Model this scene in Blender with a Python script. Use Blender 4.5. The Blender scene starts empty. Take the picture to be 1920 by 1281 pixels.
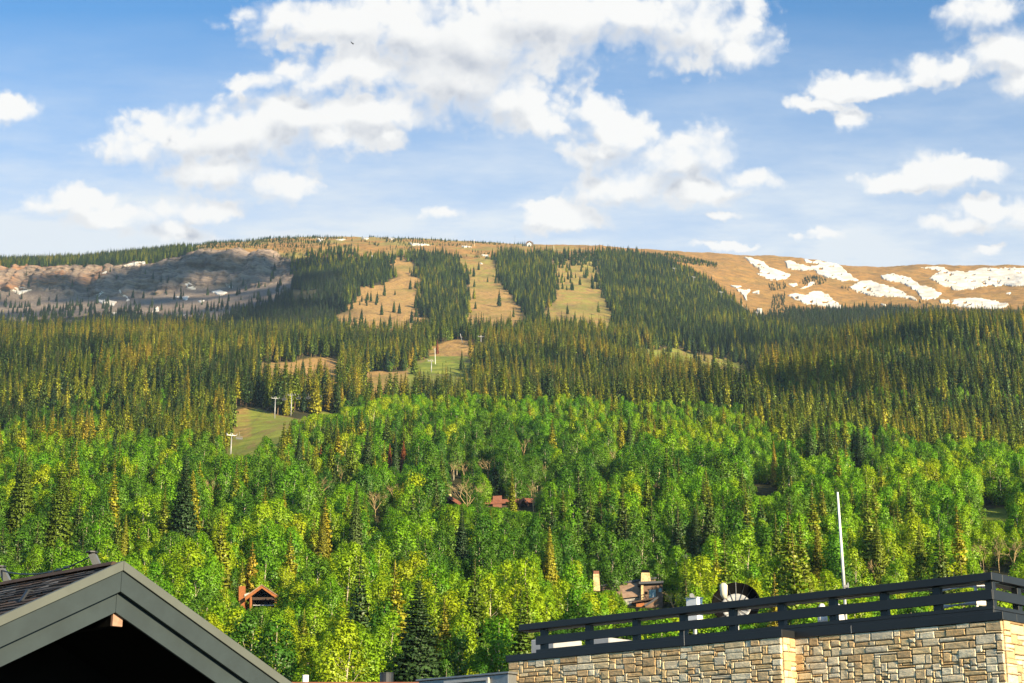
import bpy, bmesh, math, random
import numpy as np
from mathutils import Vector

R = math.radians
random.seed(11)
SC = bpy.context.scene
COL = SC.collection

# ------------------------------------------------------------------ camera, sky, sun, exposure
FPX, PITCH, CAMZ = 3200.0, R(16.1), 4.0
SP, CP = math.sin(PITCH), math.cos(PITCH)
cam_data = bpy.data.cameras.new('camera')
cam_data.sensor_width = 36.0
cam_data.lens = FPX * 36.0 / 1920.0
cam_data.clip_start, cam_data.clip_end = 0.5, 30000.0
cam = bpy.data.objects.new('camera', cam_data)
cam.location = (0, 0, CAMZ)
cam.rotation_euler = (R(90) + PITCH, 0, 0)
COL.objects.link(cam)
SC.camera = cam

SUN_EL, SUN_BACK = R(17.5), R(52)            # low evening sun, from the right and a little behind
SUN_DIR = Vector((math.cos(SUN_BACK) * math.cos(SUN_EL), -math.sin(SUN_BACK) * math.cos(SUN_EL), math.sin(SUN_EL)))
sun_data = bpy.data.lights.new('sun', 'SUN')
sun_data.energy = 5.0
sun_data.angle = R(0.5)
sun_data.color = (1.0, 0.80, 0.50)
sun = bpy.data.objects.new('sun', sun_data)
sun.rotation_euler = (-SUN_DIR).to_track_quat('-Z', 'Y').to_euler()
sun.location = (200, -100, 300)
COL.objects.link(sun)

vs = SC.view_settings
vs.view_transform, vs.look, vs.exposure, vs.gamma = 'Standard', 'None', 1.35, 1.0
SC.render.engine = 'CYCLES'
SC.cycles.max_bounces = 3
SC.cycles.diffuse_bounces = 1
SC.cycles.transmission_bounces = 2
SC.cycles.transparent_max_bounces = 6
SC.cycles.use_adaptive_sampling = False
SC.cycles.use_denoising = True
SC.cycles.denoiser = 'OPENIMAGEDENOISE'
SC.cycles.denoising_input_passes = 'RGB_ALBEDO_NORMAL'
SC.cycles.denoising_prefilter = 'ACCURATE'


class NT:
    """small helper round a node tree"""
    def __init__(self, tree):
        self.t = tree
        tree.nodes.clear()

    def n(self, typ, *ins, out=0, **attr):
        nd = self.t.nodes.new('ShaderNode' + typ)
        for k, v in attr.items():
            setattr(nd, k, v)
        for k, v in enumerate(ins):
            if v is not None:
                self.set(nd.inputs[k], v)
        return nd.outputs[out]

    def set(self, sock, v):
        if isinstance(v, bpy.types.NodeSocket):
            self.t.links.new(v, sock)
        else:
            if isinstance(v, (tuple, list)) and len(v) == 3 and sock.type == 'RGBA':
                v = (*v, 1.0)
            sock.default_value = v

    def m(self, op, *ins, clamp=False):
        return self.n('Math', *ins, operation=op, use_clamp=clamp)

    def vm(self, op, *ins, out=0):
        return self.n('VectorMath', *ins, operation=op, out=out)

    def mix(self, fac, a, b, blend='MIX'):
        nd = self.t.nodes.new('ShaderNodeMix')
        nd.data_type, nd.blend_type = 'RGBA', blend
        for s, v in ((nd.inputs[0], fac), (nd.inputs[6], a), (nd.inputs[7], b)):
            self.set(s, v)
        return nd.outputs[2]

    def noise(self, vec, scale, detail=4, rough=0.55, out=0, dist=0.0):
        nd = self.t.nodes.new('ShaderNodeTexNoise')
        if vec is not None:
            self.set(nd.inputs['Vector'], vec)
        nd.inputs['Scale'].default_value = scale
        nd.inputs['Detail'].default_value = detail
        nd.inputs['Roughness'].default_value = rough
        nd.inputs['Distortion'].default_value = dist
        return nd.outputs[out]

    def ramp(self, fac, a, b, smooth=True):
        nd = self.t.nodes.new('ShaderNodeMapRange')
        nd.interpolation_type = 'SMOOTHSTEP' if smooth else 'LINEAR'
        self.set(nd.inputs[0], fac)
        self.set(nd.inputs[1], a)
        self.set(nd.inputs[2], b)
        return nd.outputs[0]

    def cramp(self, fac, stops):
        nd = self.t.nodes.new('ShaderNodeValToRGB')
        self.set(nd.inputs[0], fac)
        el = nd.color_ramp.elements
        while len(el) < len(stops):
            el.new(0.5)
        for e, (p, c) in zip(el, stops):
            e.position, e.color = p, (*c, 1.0)
        return nd.outputs[0]


# sky: Nishita daylight with a cloud field laid over it by direction
CLOUDS = [  # centre x, y and half sizes, in hundredths of the view plane (x right, y down)
    (6.2, .40, 1.7, .5), (5.4, .30, .9, .38), (7.7, .55, 1.6, 1.0), (9.0, .8, 2.0, 1.2), (10.2, .3, 2.4, .85), (12.0, .3, 2.0, .65),
    (13.2, .55, 1.15, .8), (13.9, .95, .62, .35), (9.7, 1.9, 1.05, .6), (8.7, 1.5, 1.7, .75), (10.1, 2.3, .6, .25),
    (6.9, 1.35, 1.0, .45), (6.0, 1.5, .75, .36), (5.5, 1.35, .5, .26), (4.75, 1.55, .5, .2), (5.7, 2.2, 1.5, .62), (7.0, 2.15, 1.3, .5),
    (4.5, 2.55, 1.4, .62), (3.3, 2.5, 1.1, .45), (2.55, 2.8, .8, .3), (3.4, 2.13, .45, .22), (4.1, 3.2, 1.2, .42), (5.2, 3.4, .6, .35),
    (6.4, 2.62, 1.1, .35), (7.35, 2.62, .45, .22),
    (11.3, 2.15, .5, .45), (11.5, 2.5, .85, .5), (11.2, 2.9, .85, .4), (12.15, 2.42, .33, .18), (13.2, 2.9, .8, .55), (12.7, 3.1, 1.0, .55),
    (11.8, 3.5, 1.4, .4), (13.0, 3.58, 1.1, .3), (10.6, 4.05, .85, .32), (14.1, 3.32, .7, .2),
    (18.5, .25, 1.05, .45), (18.9, 1.0, .85, .55), (17.8, 1.2, 1.15, .3), (16.5, 1.5, 1.25, .25), (15.7, 1.68, .65, .22), (15.4, 1.95, .65, .15),
    (16.0, 2.2, .42, .22), (19.2, 1.6, .7, .35),
    (17.5, 3.2, .85, .42), (16.9, 3.42, .85, .22), (18.4, 3.22, .75, .25), (18.6, 3.9, .85, .25), (17.9, 4.15, .85, .18), (19.0, 4.0, .6, .35),
    (15.6, 4.35, .48, .14), (15.0, 4.42, .32, .1), (13.5, 4.03, .4, .12), (18.6, 4.6, .42, .1), (13.6, 4.62, .55, .09), 
    (.2, 2.05, .52, .3), (1.4, 3.75, .85, .26), (1.0, 3.85, .65, .2), (2.2, 4.1, 1.1, .26), (3.0, 4.0, .8, .28), (3.3, 4.4, 1.1, .22), (3.8, 3.9, .7, .3),
    (8.3, 3.97, .5, .14), (10.1, 3.85, .42, .12), 
    (-2.5, 1.0, 1.6, .7), (-1.8, 3.0, 1.3, .5), (21.8, 2.4, 1.4, .5), (22.6, .4, 1.5, .7), (6.0, -1.4, 2.4, .8), (13.0, -1.8, 2.6, .7), (19.0, -1.5, 1.6, .6),
]


def build_world():
    w = bpy.data.worlds.new('World')
    SC.world = w
    w.use_nodes = True
    # the field: how deep a direction lies inside a cloud
    g = bpy.data.node_groups.new('cloud_field', 'ShaderNodeTree')
    g.interface.new_socket('P', in_out='INPUT', socket_type='NodeSocketVector')
    g.interface.new_socket('D', in_out='OUTPUT', socket_type='NodeSocketFloat')
    k = NT(g)
    g.interface.new_socket('B', in_out='OUTPUT', socket_type='NodeSocketFloat')
    gi, go = g.nodes.new('NodeGroupInput'), g.nodes.new('NodeGroupOutput')
    P = gi.outputs[0]
    warp = k.vm('SUBTRACT', k.noise(P, 0.9, 3, .5, out=1), (.5, .5, .5))
    Pw = k.vm('MULTIPLY_ADD', warp, (.85, .62, 0), P)
    warp2 = k.vm('SUBTRACT', k.noise(P, 4.2, 4, .6, out=1), (.5, .5, .5))
    Pw = k.vm('MULTIPLY_ADD', warp2, (.30, .22, 0), Pw)
    acc = None
    for i, (cx, cy, a, b) in enumerate(CLOUDS):
        small = a < .36
        q = 1.34 if i < 25 else 1.2 if i < 35 else (1.5 if small else 1.2)
        a, b = a * q, b * q
        d = k.vm('LENGTH', k.vm('MULTIPLY_ADD', Pw, (1 / a, 1 / b, 0), (-cx / a, -cy / b, 0)), out=1)
        if small:
            d = k.m('ADD', d, .42)
        if acc is None:
            acc = d
        else:
            acc = k.n('Math', acc, d, .22, operation='SMOOTH_MIN')
    B = k.m('SUBTRACT', 1.0, acc)

    def puff(scale):
        v = g.nodes.new('ShaderNodeTexVoronoi')
        v.voronoi_dimensions, v.feature = '2D', 'SMOOTH_F1'
        g.links.new(Pw, v.inputs['Vector'])
        v.inputs['Scale'].default_value = scale
        v.inputs['Smoothness'].default_value = .35
        return k.m('SUBTRACT', .42, v.outputs['Distance'])
    fb = k.m('SUBTRACT', k.noise(P, 1.6, 10, .60), .5)
    D = k.m('MULTIPLY_ADD', fb, .78, B)
    D = k.m('MULTIPLY_ADD', puff(2.1), .34, D)
    D = k.m('MULTIPLY_ADD', puff(5.6), .20, D)
    g.links.new(D, go.inputs[0])
    g.links.new(B, go.inputs[1])

    t = NT(w.node_tree)
    dirn = t.n('TexCoord')
    dn = t.vm('NORMALIZE', dirn)
    fwd = t.m('MAXIMUM', t.vm('DOT_PRODUCT', dn, (0, CP, SP), out=1), .05)
    X = t.m('DIVIDE', t.vm('DOT_PRODUCT', dn, (1, 0, 0), out=1), fwd)
    Y = t.m('DIVIDE', t.vm('DOT_PRODUCT', dn, (0, -SP, CP), out=1), fwd)
    xx = t.m('MULTIPLY_ADD', X, FPX / 100, 9.6)
    yy = t.m('MULTIPLY_ADD', Y, -FPX / 100, 6.405)
    P = t.n('CombineXYZ', xx, yy, 0.0)

    def field(vec):
        nd = w.node_tree.nodes.new('ShaderNodeGroup')
        nd.node_tree = g
        w.node_tree.links.new(vec, nd.inputs[0])
        return nd.outputs[0], nd.outputs[1]
    d0, b0 = field(P)
    d1, b1 = field(t.vm('ADD', P, (.20, -.42, 0)))
    front = t.ramp(t.vm('DOT_PRODUCT', dn, (0, CP, SP), out=1), .45, .7)
    crisp = t.ramp(t.noise(P, .8, 3, .5), .38, .62)
    alpha = t.m('MULTIPLY', t.ramp(d0, .04, t.m('MULTIPLY_ADD', crisp, -.45, .88)), front)
    # scattered cloud for the rest of the sky, which only lights the scene
    back = t.ramp(t.noise(dn, 2.2, 5, .6), .52, .66)
    alpha = t.m('MAXIMUM', alpha, t.m('MULTIPLY', back, t.m('SUBTRACT', 1.0, front)))
    slope = t.m('ADD', t.m('MULTIPLY', t.m('SUBTRACT', b0, b1), 1.7), t.m('MULTIPLY', t.m('SUBTRACT', d0, d1), .30))
    lit = t.ramp(slope, -.55, .42)
    core = t.ramp(d0, .35, 1.1)
    sh = t.m('MULTIPLY', t.m('SUBTRACT', 1.0, lit), t.m('MULTIPLY_ADD', core, .8, .32), clamp=True)
    cloud_col = t.mix(sh, (.90, .89, .87), (.47, .505, .575))
    sky = w.node_tree.nodes.new('ShaderNodeTexSky')
    sky.sky_type = 'NISHITA'
    sky.sun_disc = False
    sky.sun_elevation = SUN_EL
    sky.sun_rotation = math.atan2(SUN_DIR.x, SUN_DIR.y)
    sky.altitude = 2500
    sky.air_density, sky.dust_density, sky.ozone_density = 1.0, 0.6, 2.0
    STR = .085
    blue = t.mix(1.0, sky.outputs[0], (.46, .90, 1.06), 'MULTIPLY')
    # thin high veil, thicker low down
    veil = t.noise(t.vm('MULTIPLY', P, (.35, 1.5, 0)), 1.0, 6, .6)
    low = t.ramp(yy, .2, 5.0, smooth=False)
    vf = t.m('MULTIPLY', t.m('MULTIPLY_ADD', t.m('POWER', low, .95), .88, .03), t.m('MULTIPLY_ADD', t.ramp(veil, .3, .75), .55, .72), clamp=True)
    vf = t.m('ADD', vf, t.m('MULTIPLY', t.ramp(yy, 2.6, 5.2), t.m('MULTIPLY_ADD', t.ramp(xx, 13.0, 2.0), .22, .10)), clamp=True)
    vf = t.m('MULTIPLY', vf, front)
    k = 1 / STR
    cc = t.vm('SCALE', cloud_col)
    cc.node.inputs['Scale'].default_value = k * .44
    skyv = t.mix(vf, blue, tuple(c * k * .40 for c in (.80, .86, .92)))
    full = t.mix(alpha, skyv, cc)
    bg = t.n('Background', full, STR)
    out = w.node_tree.nodes.new('ShaderNodeOutputWorld')
    w.node_tree.links.new(bg, out.inputs[0])
    w.cycles.sampling_method = 'MANUAL'
    w.cycles.sample_map_resolution = 512


build_world()

# ------------------------------------------------------------------ object helpers


def tag(o, label=None, cat=None, group=None, kind=None):
    for k, v in (('label', label), ('category', cat), ('group', group), ('kind', kind)):
        if v:
            o[k] = v
    return o


def empty(name, loc, label, cat, group=None, rz=0.0):
    o = bpy.data.objects.new(name, None)
    o.empty_display_size = .3
    o.location = loc
    o.rotation_euler = (0, 0, rz)
    COL.objects.link(o)
    return tag(o, label, cat, group)


def link(name, me, parent=None):
    """link a mesh given in world coordinates; its place stays put under the parent"""
    o = bpy.data.objects.new(name, me)
    COL.objects.link(o)
    if parent is not None:
        o.parent = parent
        base = Vector((0, 0, 0))
        p = parent
        while p is not None:
            base += p.location
            p = p.parent
        o.location = -base
    return o


class MB:
    """collects boxes, bars, tubes and loose faces and links them as one mesh"""
    def __init__(self):
        self.v, self.f, self.mi, self.col = [], [], [], []
        self.m = 0
        self.c = (1, 1, 1)

    def face(self, pts, c=None):
        n = len(self.v)
        self.v += [tuple(p) for p in pts]
        self.f.append(tuple(range(n, n + len(pts))))
        self.mi.append(self.m)
        self.col.append(c or self.c)

    def hexa(self, p):          # p: 4 bottom points then the 4 above them
        for q in ((3, 2, 1, 0), (4, 5, 6, 7), (0, 1, 5, 4), (1, 2, 6, 5), (2, 3, 7, 6), (3, 0, 4, 7)):
            self.face([p[i] for i in q])

    def prism(self, poly, off):  # a flat polygon pushed along an offset
        off = Vector(off)
        a = [Vector(p) for p in poly]
        b = [p + off for p in a]
        self.face(a[::-1])
        self.face(b)
        n = len(a)
        for i in range(n):
            j = (i + 1) % n
            self.face([a[i], a[j], b[j], b[i]])

    def box(self, o, ax, ay, az, x0, x1, y0, y1, z0, z1):
        o, ax, ay, az = Vector(o), Vector(ax), Vector(ay), Vector(az)
        P = lambda x, y, z: o + ax * x + ay * y + az * z
        self.hexa([P(x0, y0, z0), P(x1, y0, z0), P(x1, y1, z0), P(x0, y1, z0), P(x0, y0, z1), P(x1, y0, z1), P(x1, y1, z1), P(x0, y1, z1)])

    def tube(self, pts, rads, n=6, cap=True):
        pts = [Vector(p) for p in pts]
        if not hasattr(rads, '__len__'):
            rads = [rads] * len(pts)
        rings = []
        for i, p in enumerate(pts):
            d = (pts[min(i + 1, len(pts) - 1)] - pts[max(i - 1, 0)]).normalized()
            a = d.orthogonal().normalized() if abs(d.z) < .95 else Vector((1, 0, 0))
            a = (a - d * a.dot(d)).normalized()
            b = d.cross(a)
            rings.append([p + (a * math.cos(2 * math.pi * k / n) + b * math.sin(2 * math.pi * k / n)) * rads[i] for k in range(n)])
        for A, B in zip(rings, rings[1:]):
            for k in range(n):
                self.face([A[k], A[(k + 1) % n], B[(k + 1) % n], B[k]])
        if cap:
            self.face(rings[0][::-1])
            self.face(rings[-1])

    def mesh(self, name, mats, smooth=False, bevel=0.0):
        me = bpy.data.meshes.new(name)
        me.from_pydata(self.v, [], self.f)
        for m in (mats if isinstance(mats, (list, tuple)) else [mats]):
            me.materials.append(m)
        me.polygons.foreach_set('material_index', self.mi)
        at = me.attributes.new('tint', 'FLOAT_COLOR', 'CORNER')
        buf = []
        for f, c in zip(self.f, self.col):
            buf += [c[0], c[1], c[2], 1.0] * len(f)
        at.data.foreach_set('color', buf)
        bm = bmesh.new()
        bm.from_mesh(me)
        bmesh.ops.remove_doubles(bm, verts=bm.verts, dist=1e-4)
        if bevel:
            bmesh.ops.bevel(bm, geom=list(bm.edges), offset=bevel, segments=1, affect='EDGES', clamp_overlap=True)
        bmesh.ops.recalc_face_normals(bm, faces=bm.faces)
        bm.to_mesh(me)
        bm.free()
        if smooth:
            me.shade_smooth()
        return me

    def build(self, name, mats, parent=None, smooth=False, bevel=0.0):
        return link(name, self.mesh(name, mats, smooth, bevel), parent)


def np_mesh(name, V, F, mats, mi=None, smooth=False):
    """mesh from arrays of vertices and quads"""
    me = bpy.data.meshes.new(name)
    V = np.asarray(V, dtype=np.float32)
    F = np.asarray(F, dtype=np.int32)
    me.vertices.add(len(V))
    me.vertices.foreach_set('co', V.ravel())
    k = F.shape[1]
    me.loops.add(F.size)
    me.loops.foreach_set('vertex_index', F.ravel())
    me.polygons.add(len(F))
    me.polygons.foreach_set('loop_start', np.arange(0, F.size, k, dtype=np.int32))
    if smooth:
        me.polygons.foreach_set('use_smooth', np.ones(len(F), dtype=bool))
    for m in (mats if isinstance(mats, (list, tuple)) else [mats]):
        me.materials.append(m)
    if mi is not None:
        me.polygons.foreach_set('material_index', np.asarray(mi, dtype=np.int32))
    me.update(calc_edges=True)
    return me


def ray(px, py):
    """direction of a point of the view, scaled to one metre forward"""
    X, Y = (px - 960.0) / FPX, (640.5 - py) / FPX
    dy, dz = CP - Y * SP, SP + Y * CP
    return X / dy, dz / dy


def at(px, py, D):
    u, w = ray(px, py)
    return Vector((u * D, D, CAMZ + w * D))


def project(p):
    x, y, z = p[..., 0], p[..., 1], p[..., 2] - CAMZ
    dep = y * CP + z * SP
    return 960 + FPX * x / dep, 640.5 - FPX * (z * CP - y * SP) / dep


# ------------------------------------------------------------------ noise in numpy
def _hash(ix, iy, seed):
    n = (ix.astype(np.int64) * 374761393 + iy.astype(np.int64) * 668265263 + seed * 1442695041) & 0xffffffff
    n = ((n ^ (n >> 13)) * 1274126177) & 0xffffffff
    return ((n ^ (n >> 16)) & 0xffff) / 65535.0


def vnoise(x, y, seed=0):
    ix, iy = np.floor(x), np.floor(y)
    fx, fy = x - ix, y - iy
    fx, fy = fx * fx * (3 - 2 * fx), fy * fy * (3 - 2 * fy)
    a, b = _hash(ix, iy, seed), _hash(ix + 1, iy, seed)
    c, d = _hash(ix, iy + 1, seed), _hash(ix + 1, iy + 1, seed)
    return (a + (b - a) * fx) * (1 - fy) + (c + (d - c) * fx) * fy


def fbm(x, y, seed=0, oct=4, ridged=False):
    s, a, t = 0.0, 1.0, 0.0
    for k in range(oct):
        v = vnoise(x * 2 ** k, y * 2 ** k, seed + 17 * k)
        if ridged:
            v = 1 - abs(2 * v - 1)
        s = s + a * v
        t += a
        a *= .5
    return s / t


def inside(poly, x, y):
    r = np.zeros(np.shape(x), dtype=bool)
    n = len(poly)
    for i in range(n):
        (x0, y0), (x1, y1) = poly[i], poly[(i + 1) % n]
        if y0 == y1:
            continue
        c = ((y0 > y) != (y1 > y)) & (x < (x1 - x0) * (y - y0) / (y1 - y0) + x0)
        r ^= c
    return r

# ------------------------------------------------------------------ materials
MATS = {}


def material(name, fn):
    m = bpy.data.materials.new(name)
    m.use_nodes = True
    t = NT(m.node_tree)
    out = m.node_tree.nodes.new('ShaderNodeOutputMaterial')
    sh = fn(t)
    m.node_tree.links.new(sh, out.inputs[0])
    MATS[name] = m
    return m


def bsdf(t, col, rough=.6, metal=0.0, normal=None, spec=.4):
    nd = t.t.nodes.new('ShaderNodeBsdfPrincipled')
    t.set(nd.inputs['Base Color'], col)
    t.set(nd.inputs['Roughness'], rough)
    t.set(nd.inputs['Metallic'], metal)
    t.set(nd.inputs['Specular IOR Level'], spec)
    if normal is not None:
        t.set(nd.inputs['Normal'], normal)
    return nd.outputs[0]


def bump(t, h, dist=.02, strength=.6):
    nd = t.t.nodes.new('ShaderNodeBump')
    t.set(nd.inputs['Height'], h)
    nd.inputs['Distance'].default_value = dist
    nd.inputs['Strength'].default_value = strength
    return nd.outputs[0]


def plain(name, col, rough=.6, metal=0.0, vary=.18, scale=6.0, spec=.4, tint=False, bumps=0.0):
    def fn(t):
        pos = t.n('TexCoord', out=3)
        nz = t.noise(pos, scale, 5, .6)
        dark, lite = tuple(c * (1 - vary) for c in col), tuple(min(1, c * (1 + vary)) for c in col)
        c = t.mix(t.ramp(nz, .25, .75), dark, lite)
        if tint:
            c = t.mix(1.0, c, t.n('Attribute', attribute_name='tint'), 'MULTIPLY')
        nr = bump(t, t.noise(pos, scale * 6, 4, .6), .01, bumps) if bumps else None
        return bsdf(t, c, rough, metal, nr, spec)
    return material(name, fn)


def terrain_mat(t):
    pos = t.n('NewGeometry')
    za = t.n('Attribute', attribute_name='zone')
    sep = t.t.nodes.new('ShaderNodeSeparateColor')
    t.set(sep.inputs[0], za)
    grass, green, rock = sep.outputs[0], sep.outputs[1], sep.outputs[2]
    zb = t.n('Attribute', attribute_name='zone2')
    sep2 = t.t.nodes.new('ShaderNodeSeparateColor')
    t.set(sep2.inputs[0], zb)
    alpine, orange, talus = sep2.outputs[0], sep2.outputs[1], sep2.outputs[2]
    n_big = t.noise(pos, .012, 5, .6)
    n_mid = t.noise(pos, .06, 5, .62)
    n_fine = t.noise(pos, .35, 5, .7)
    floor = t.mix(t.ramp(n_mid, .3, .7), (.030, .034, .014), (.055, .050, .024))
    tan = t.mix(t.ramp(n_fine, .3, .7), (.22, .135, .05), (.44, .28, .105))
    grn = t.mix(t.ramp(n_mid, .3, .7), (.085, .135, .020), (.24, .27, .045))
    gf = t.m('ADD', green, t.m('MULTIPLY', t.m('SUBTRACT', n_mid, .5), .9), clamp=True)
    gcol = t.mix(t.ramp(gf, .25, .75), tan, grn)
    alp = t.mix(t.ramp(n_mid, .38, .62), (.30, .165, .050), (.145, .095, .036))
    alp = t.mix(t.ramp(n_fine, .35, .75), alp, (.34, .20, .07))
    alp = t.mix(t.m('MULTIPLY', t.ramp(t.noise(t.vm('MULTIPLY', pos, (.03, .03, .08)), 1.0, 6, .7), .52, .7), .6), alp, (.10, .07, .038))
    alp = t.mix(t.m('MULTIPLY', t.ramp(n_big, .45, .6), t.m('MULTIPLY', green, .8)), alp, (.19, .20, .06))
    # rock: broken strata and streaks; orange paints in grazing sun at far left
    st = t.vm('MULTIPLY', pos, (.015, .015, .16))
    strata = t.noise(st, 1.0, 6, .65, dist=1.0)
    vert = t.noise(t.vm('MULTIPLY', pos, (.11, .11, .012)), 1.0, 5, .65)
    rk = t.mix(t.ramp(strata, .3, .7), (.090, .072, .062), (.27, .21, .165))
    rk = t.mix(t.m('MULTIPLY', t.ramp(vert, .5, .75), .75), rk, (.042, .033, .034))
    rk = t.mix(t.m('MULTIPLY', t.ramp(n_mid, .52, .72), .6), rk, (.34, .26, .20))
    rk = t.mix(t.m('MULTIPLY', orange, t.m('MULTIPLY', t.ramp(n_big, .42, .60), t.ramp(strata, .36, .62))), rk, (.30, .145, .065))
    tal = t.mix(t.ramp(n_fine, .3, .72), (.11, .09, .08), (.26, .215, .175))
    tal = t.mix(t.m('MULTIPLY', t.ramp(n_big, .45, .62), .5), tal, (.135, .10, .078))
    trk = t.noise(t.vm('MULTIPLY', pos, (.05, .012, .012)), 1.0, 5, .65, dist=1.5)
    gcol = t.mix(t.m('MULTIPLY', t.ramp(trk, .50, .66), .75), gcol, (.20, .125, .062))
    gcol = t.mix(t.m('MULTIPLY', t.ramp(n_big, .50, .66), .6), gcol, (.13, .14, .035))
    gcol = t.mix(t.m('MULTIPLY', t.ramp(t.noise(pos, .9, 4, .7), .58, .75), .5), gcol, (.10, .08, .045))
    c = t.mix(grass, floor, gcol)
    c = t.mix(alpine, c, alp)
    c = t.mix(talus, c, tal)
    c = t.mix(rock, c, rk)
    h = t.m('ADD', t.m('MULTIPLY', n_mid, 3.0), n_fine)
    return bsdf(t, c, .95, 0, bump(t, h, .7, .7), .1)


material('hillside_ground', terrain_mat)


def snow_mat(t):
    pos = t.n('NewGeometry')
    a = t.noise(pos, .05, 5, .6)
    c = t.mix(t.ramp(a, .35, .75), (.60, .59, .57), (.47, .42, .34))
    c = t.mix(t.m('MULTIPLY', t.ramp(t.noise(t.vm('MULTIPLY', pos, (.3, .06, .1)), 1.0, 5, .65), .55, .8), .35), c, (.38, .31, .22))
    c = t.mix(t.m('MULTIPLY', t.n('Attribute', attribute_name='rim', out=2), t.ramp(a, .3, .6)), c, (.30, .21, .12))
    return bsdf(t, c, .8, 0, bump(t, t.noise(pos, .08, 4, .6), .4, .25), .2)


material('old_snow', snow_mat)

# ------------------------------------------------------------------ the hillside
XS = [0, 150, 300, 420, 540, 680, 820, 960, 1100, 1250, 1400, 1550, 1700, 1850, 1950]
TAB = [
    (200, [1300] * 15),
    (260, [1197] * 15),
    (330, [1092] * 15),
    (420, [990, 990, 990, 990, 990, 988, 988, 988, 988, 990, 990, 992, 994, 996, 996]),
    (520, [922, 922, 920, 918, 916, 915, 912, 912, 915, 920, 924, 928, 932, 936, 938]),
    (650, [868, 868, 868, 870, 862, 852, 842, 842, 846, 852, 862, 872, 882, 890, 892]),
    (780, [814, 816, 820, 826, 800, 788, 783, 785, 790, 800, 815, 830, 845, 852, 855]),
    (860, [790, 793, 797, 800, 786, 778, 779, 781, 787, 798, 805, 808, 815, 820, 822]),
    (950, [748, 752, 758, 770, 772, 778, 783, 786, 790, 795, 790, 775, 770, 770, 770]),
    (1050, [715, 720, 725, 735, 745, 755, 765, 768, 768, 768, 762, 740, 732, 730, 730]),
    (1200, [685, 688, 690, 695, 705, 718, 722, 720, 718, 722, 742, 700, 682, 680, 678]),
    (1350, [662, 662, 664, 664, 668, 680, 688, 684, 678, 690, 722, 676, 644, 636, 634]),
    (1450, [652, 651, 650, 650, 654, 662, 668, 663, 660, 674, 710, 664, 632, 621, 618]),
    (1550, [660, 658, 655, 650, 648, 650, 652, 648, 644, 660, 692, 668, 642, 632, 628]),
    (1700, [668, 666, 662, 645, 632, 630, 630, 624, 622, 632, 650, 650, 642, 638, 634]),
    (1900, [652, 648, 640, 615, 598, 594, 592, 588, 588, 600, 622, 632, 630, 626, 622]),
    (2100, [620, 614, 604, 584, 562, 556, 556, 553, 556, 572, 596, 612, 612, 606, 602]),
    (2300, [588, 580, 568, 558, 532, 514, 518, 518, 522, 540, 570, 592, 598, 594, 590]),
    (2440, [566, 561, 549, 546, 522, 490, 492, 494, 500, 520, 550, 578, 588, 585, 580]),
    (2480, [546, 536, 523, 519, 506, 482, 486, 489, 495, 514, 545, 572, 582, 580, 575]),
    (2520, [514, 508, 501, 480, 482, 475, 480, 484, 490, 508, 540, 565, 575, 574, 568]),
    (2560, [501, 498, 488, 472, 474, 470, 475, 480, 486, 502, 535, 558, 568, 566, 560]),
    (2620, [495, 490, 479, 467, 462, 462, 467, 474, 479, 493, 524, 547, 555, 552, 545]),
    (2750, [493, 488, 472, 461, 451, 450, 456, 465, 468, 480, 503, 525, 530, 525, 520]),
    (2900, [494, 489, 471, 459, 447, 446, 452, 461, 463, 472, 490, 506, 508, 505, 503]),
    (3050, [500, 496, 475, 460, 446, 444, 450, 460, 462, 470, 483, 494, 497, 495, 494]),
    (3300, [535, 530, 510, 495, 482, 480, 485, 495, 498, 505, 515, 525, 528, 527, 526]),
    (4200, [700] * 15),
]
NEAR = [(8, -.45), (20, -.2), (60, -.066), (120, -.015), (160, .035)]      # distance, rise per metre

ug = np.concatenate([np.linspace(-.85, -.38, 40)[:-1], np.linspace(-.38, .38, 700), np.linspace(.38, .85, 40)[1:]])
Dg = np.concatenate([np.array([8, 14, 20, 40, 60, 80, 100, 120, 140, 160, 180.]), np.arange(200, 2400, 4.0), np.arange(2400, 2460, 2.2), np.arange(2460, 2570, 1.1), np.arange(2570, 2640, 2.2), np.arange(2640, 3120, 6.0), np.arange(3120, 4201, 60.0)])
NU, ND = len(ug), len(Dg)
rows_w, rows_d = [], []
for D, w in NEAR:
    rows_d.append(D)
    rows_w.append(np.full(NU, w))
for D, ys in TAB:
    uw = [ray(x, y) for x, y in zip(XS, ys)]
    uu, ww = np.array([a for a, b in uw]), np.array([b for a, b in uw])
    r = np.interp(ug, uu, ww)
    # smooth across
    k = np.hanning(41)
    k /= k.sum()
    r = np.convolve(np.pad(r, 20, mode='edge'), k, mode='valid')
    if D >= 2500:        # the cliff shoulder stands above the plateau left of it
        px_ = 960 + ug * 3070
        r = r + np.where(px_ < 1000, -5.5 / FPX * 1 / (1 + np.exp(-(346 - px_) / 6.0)) + 4.5 / FPX * np.exp(-((px_ - 395) / 45.0) ** 2), 0)
    rows_d.append(D)
    rows_w.append(r)
rd_, rw = np.log(np.array(rows_d, float)), np.array(rows_w)
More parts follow.
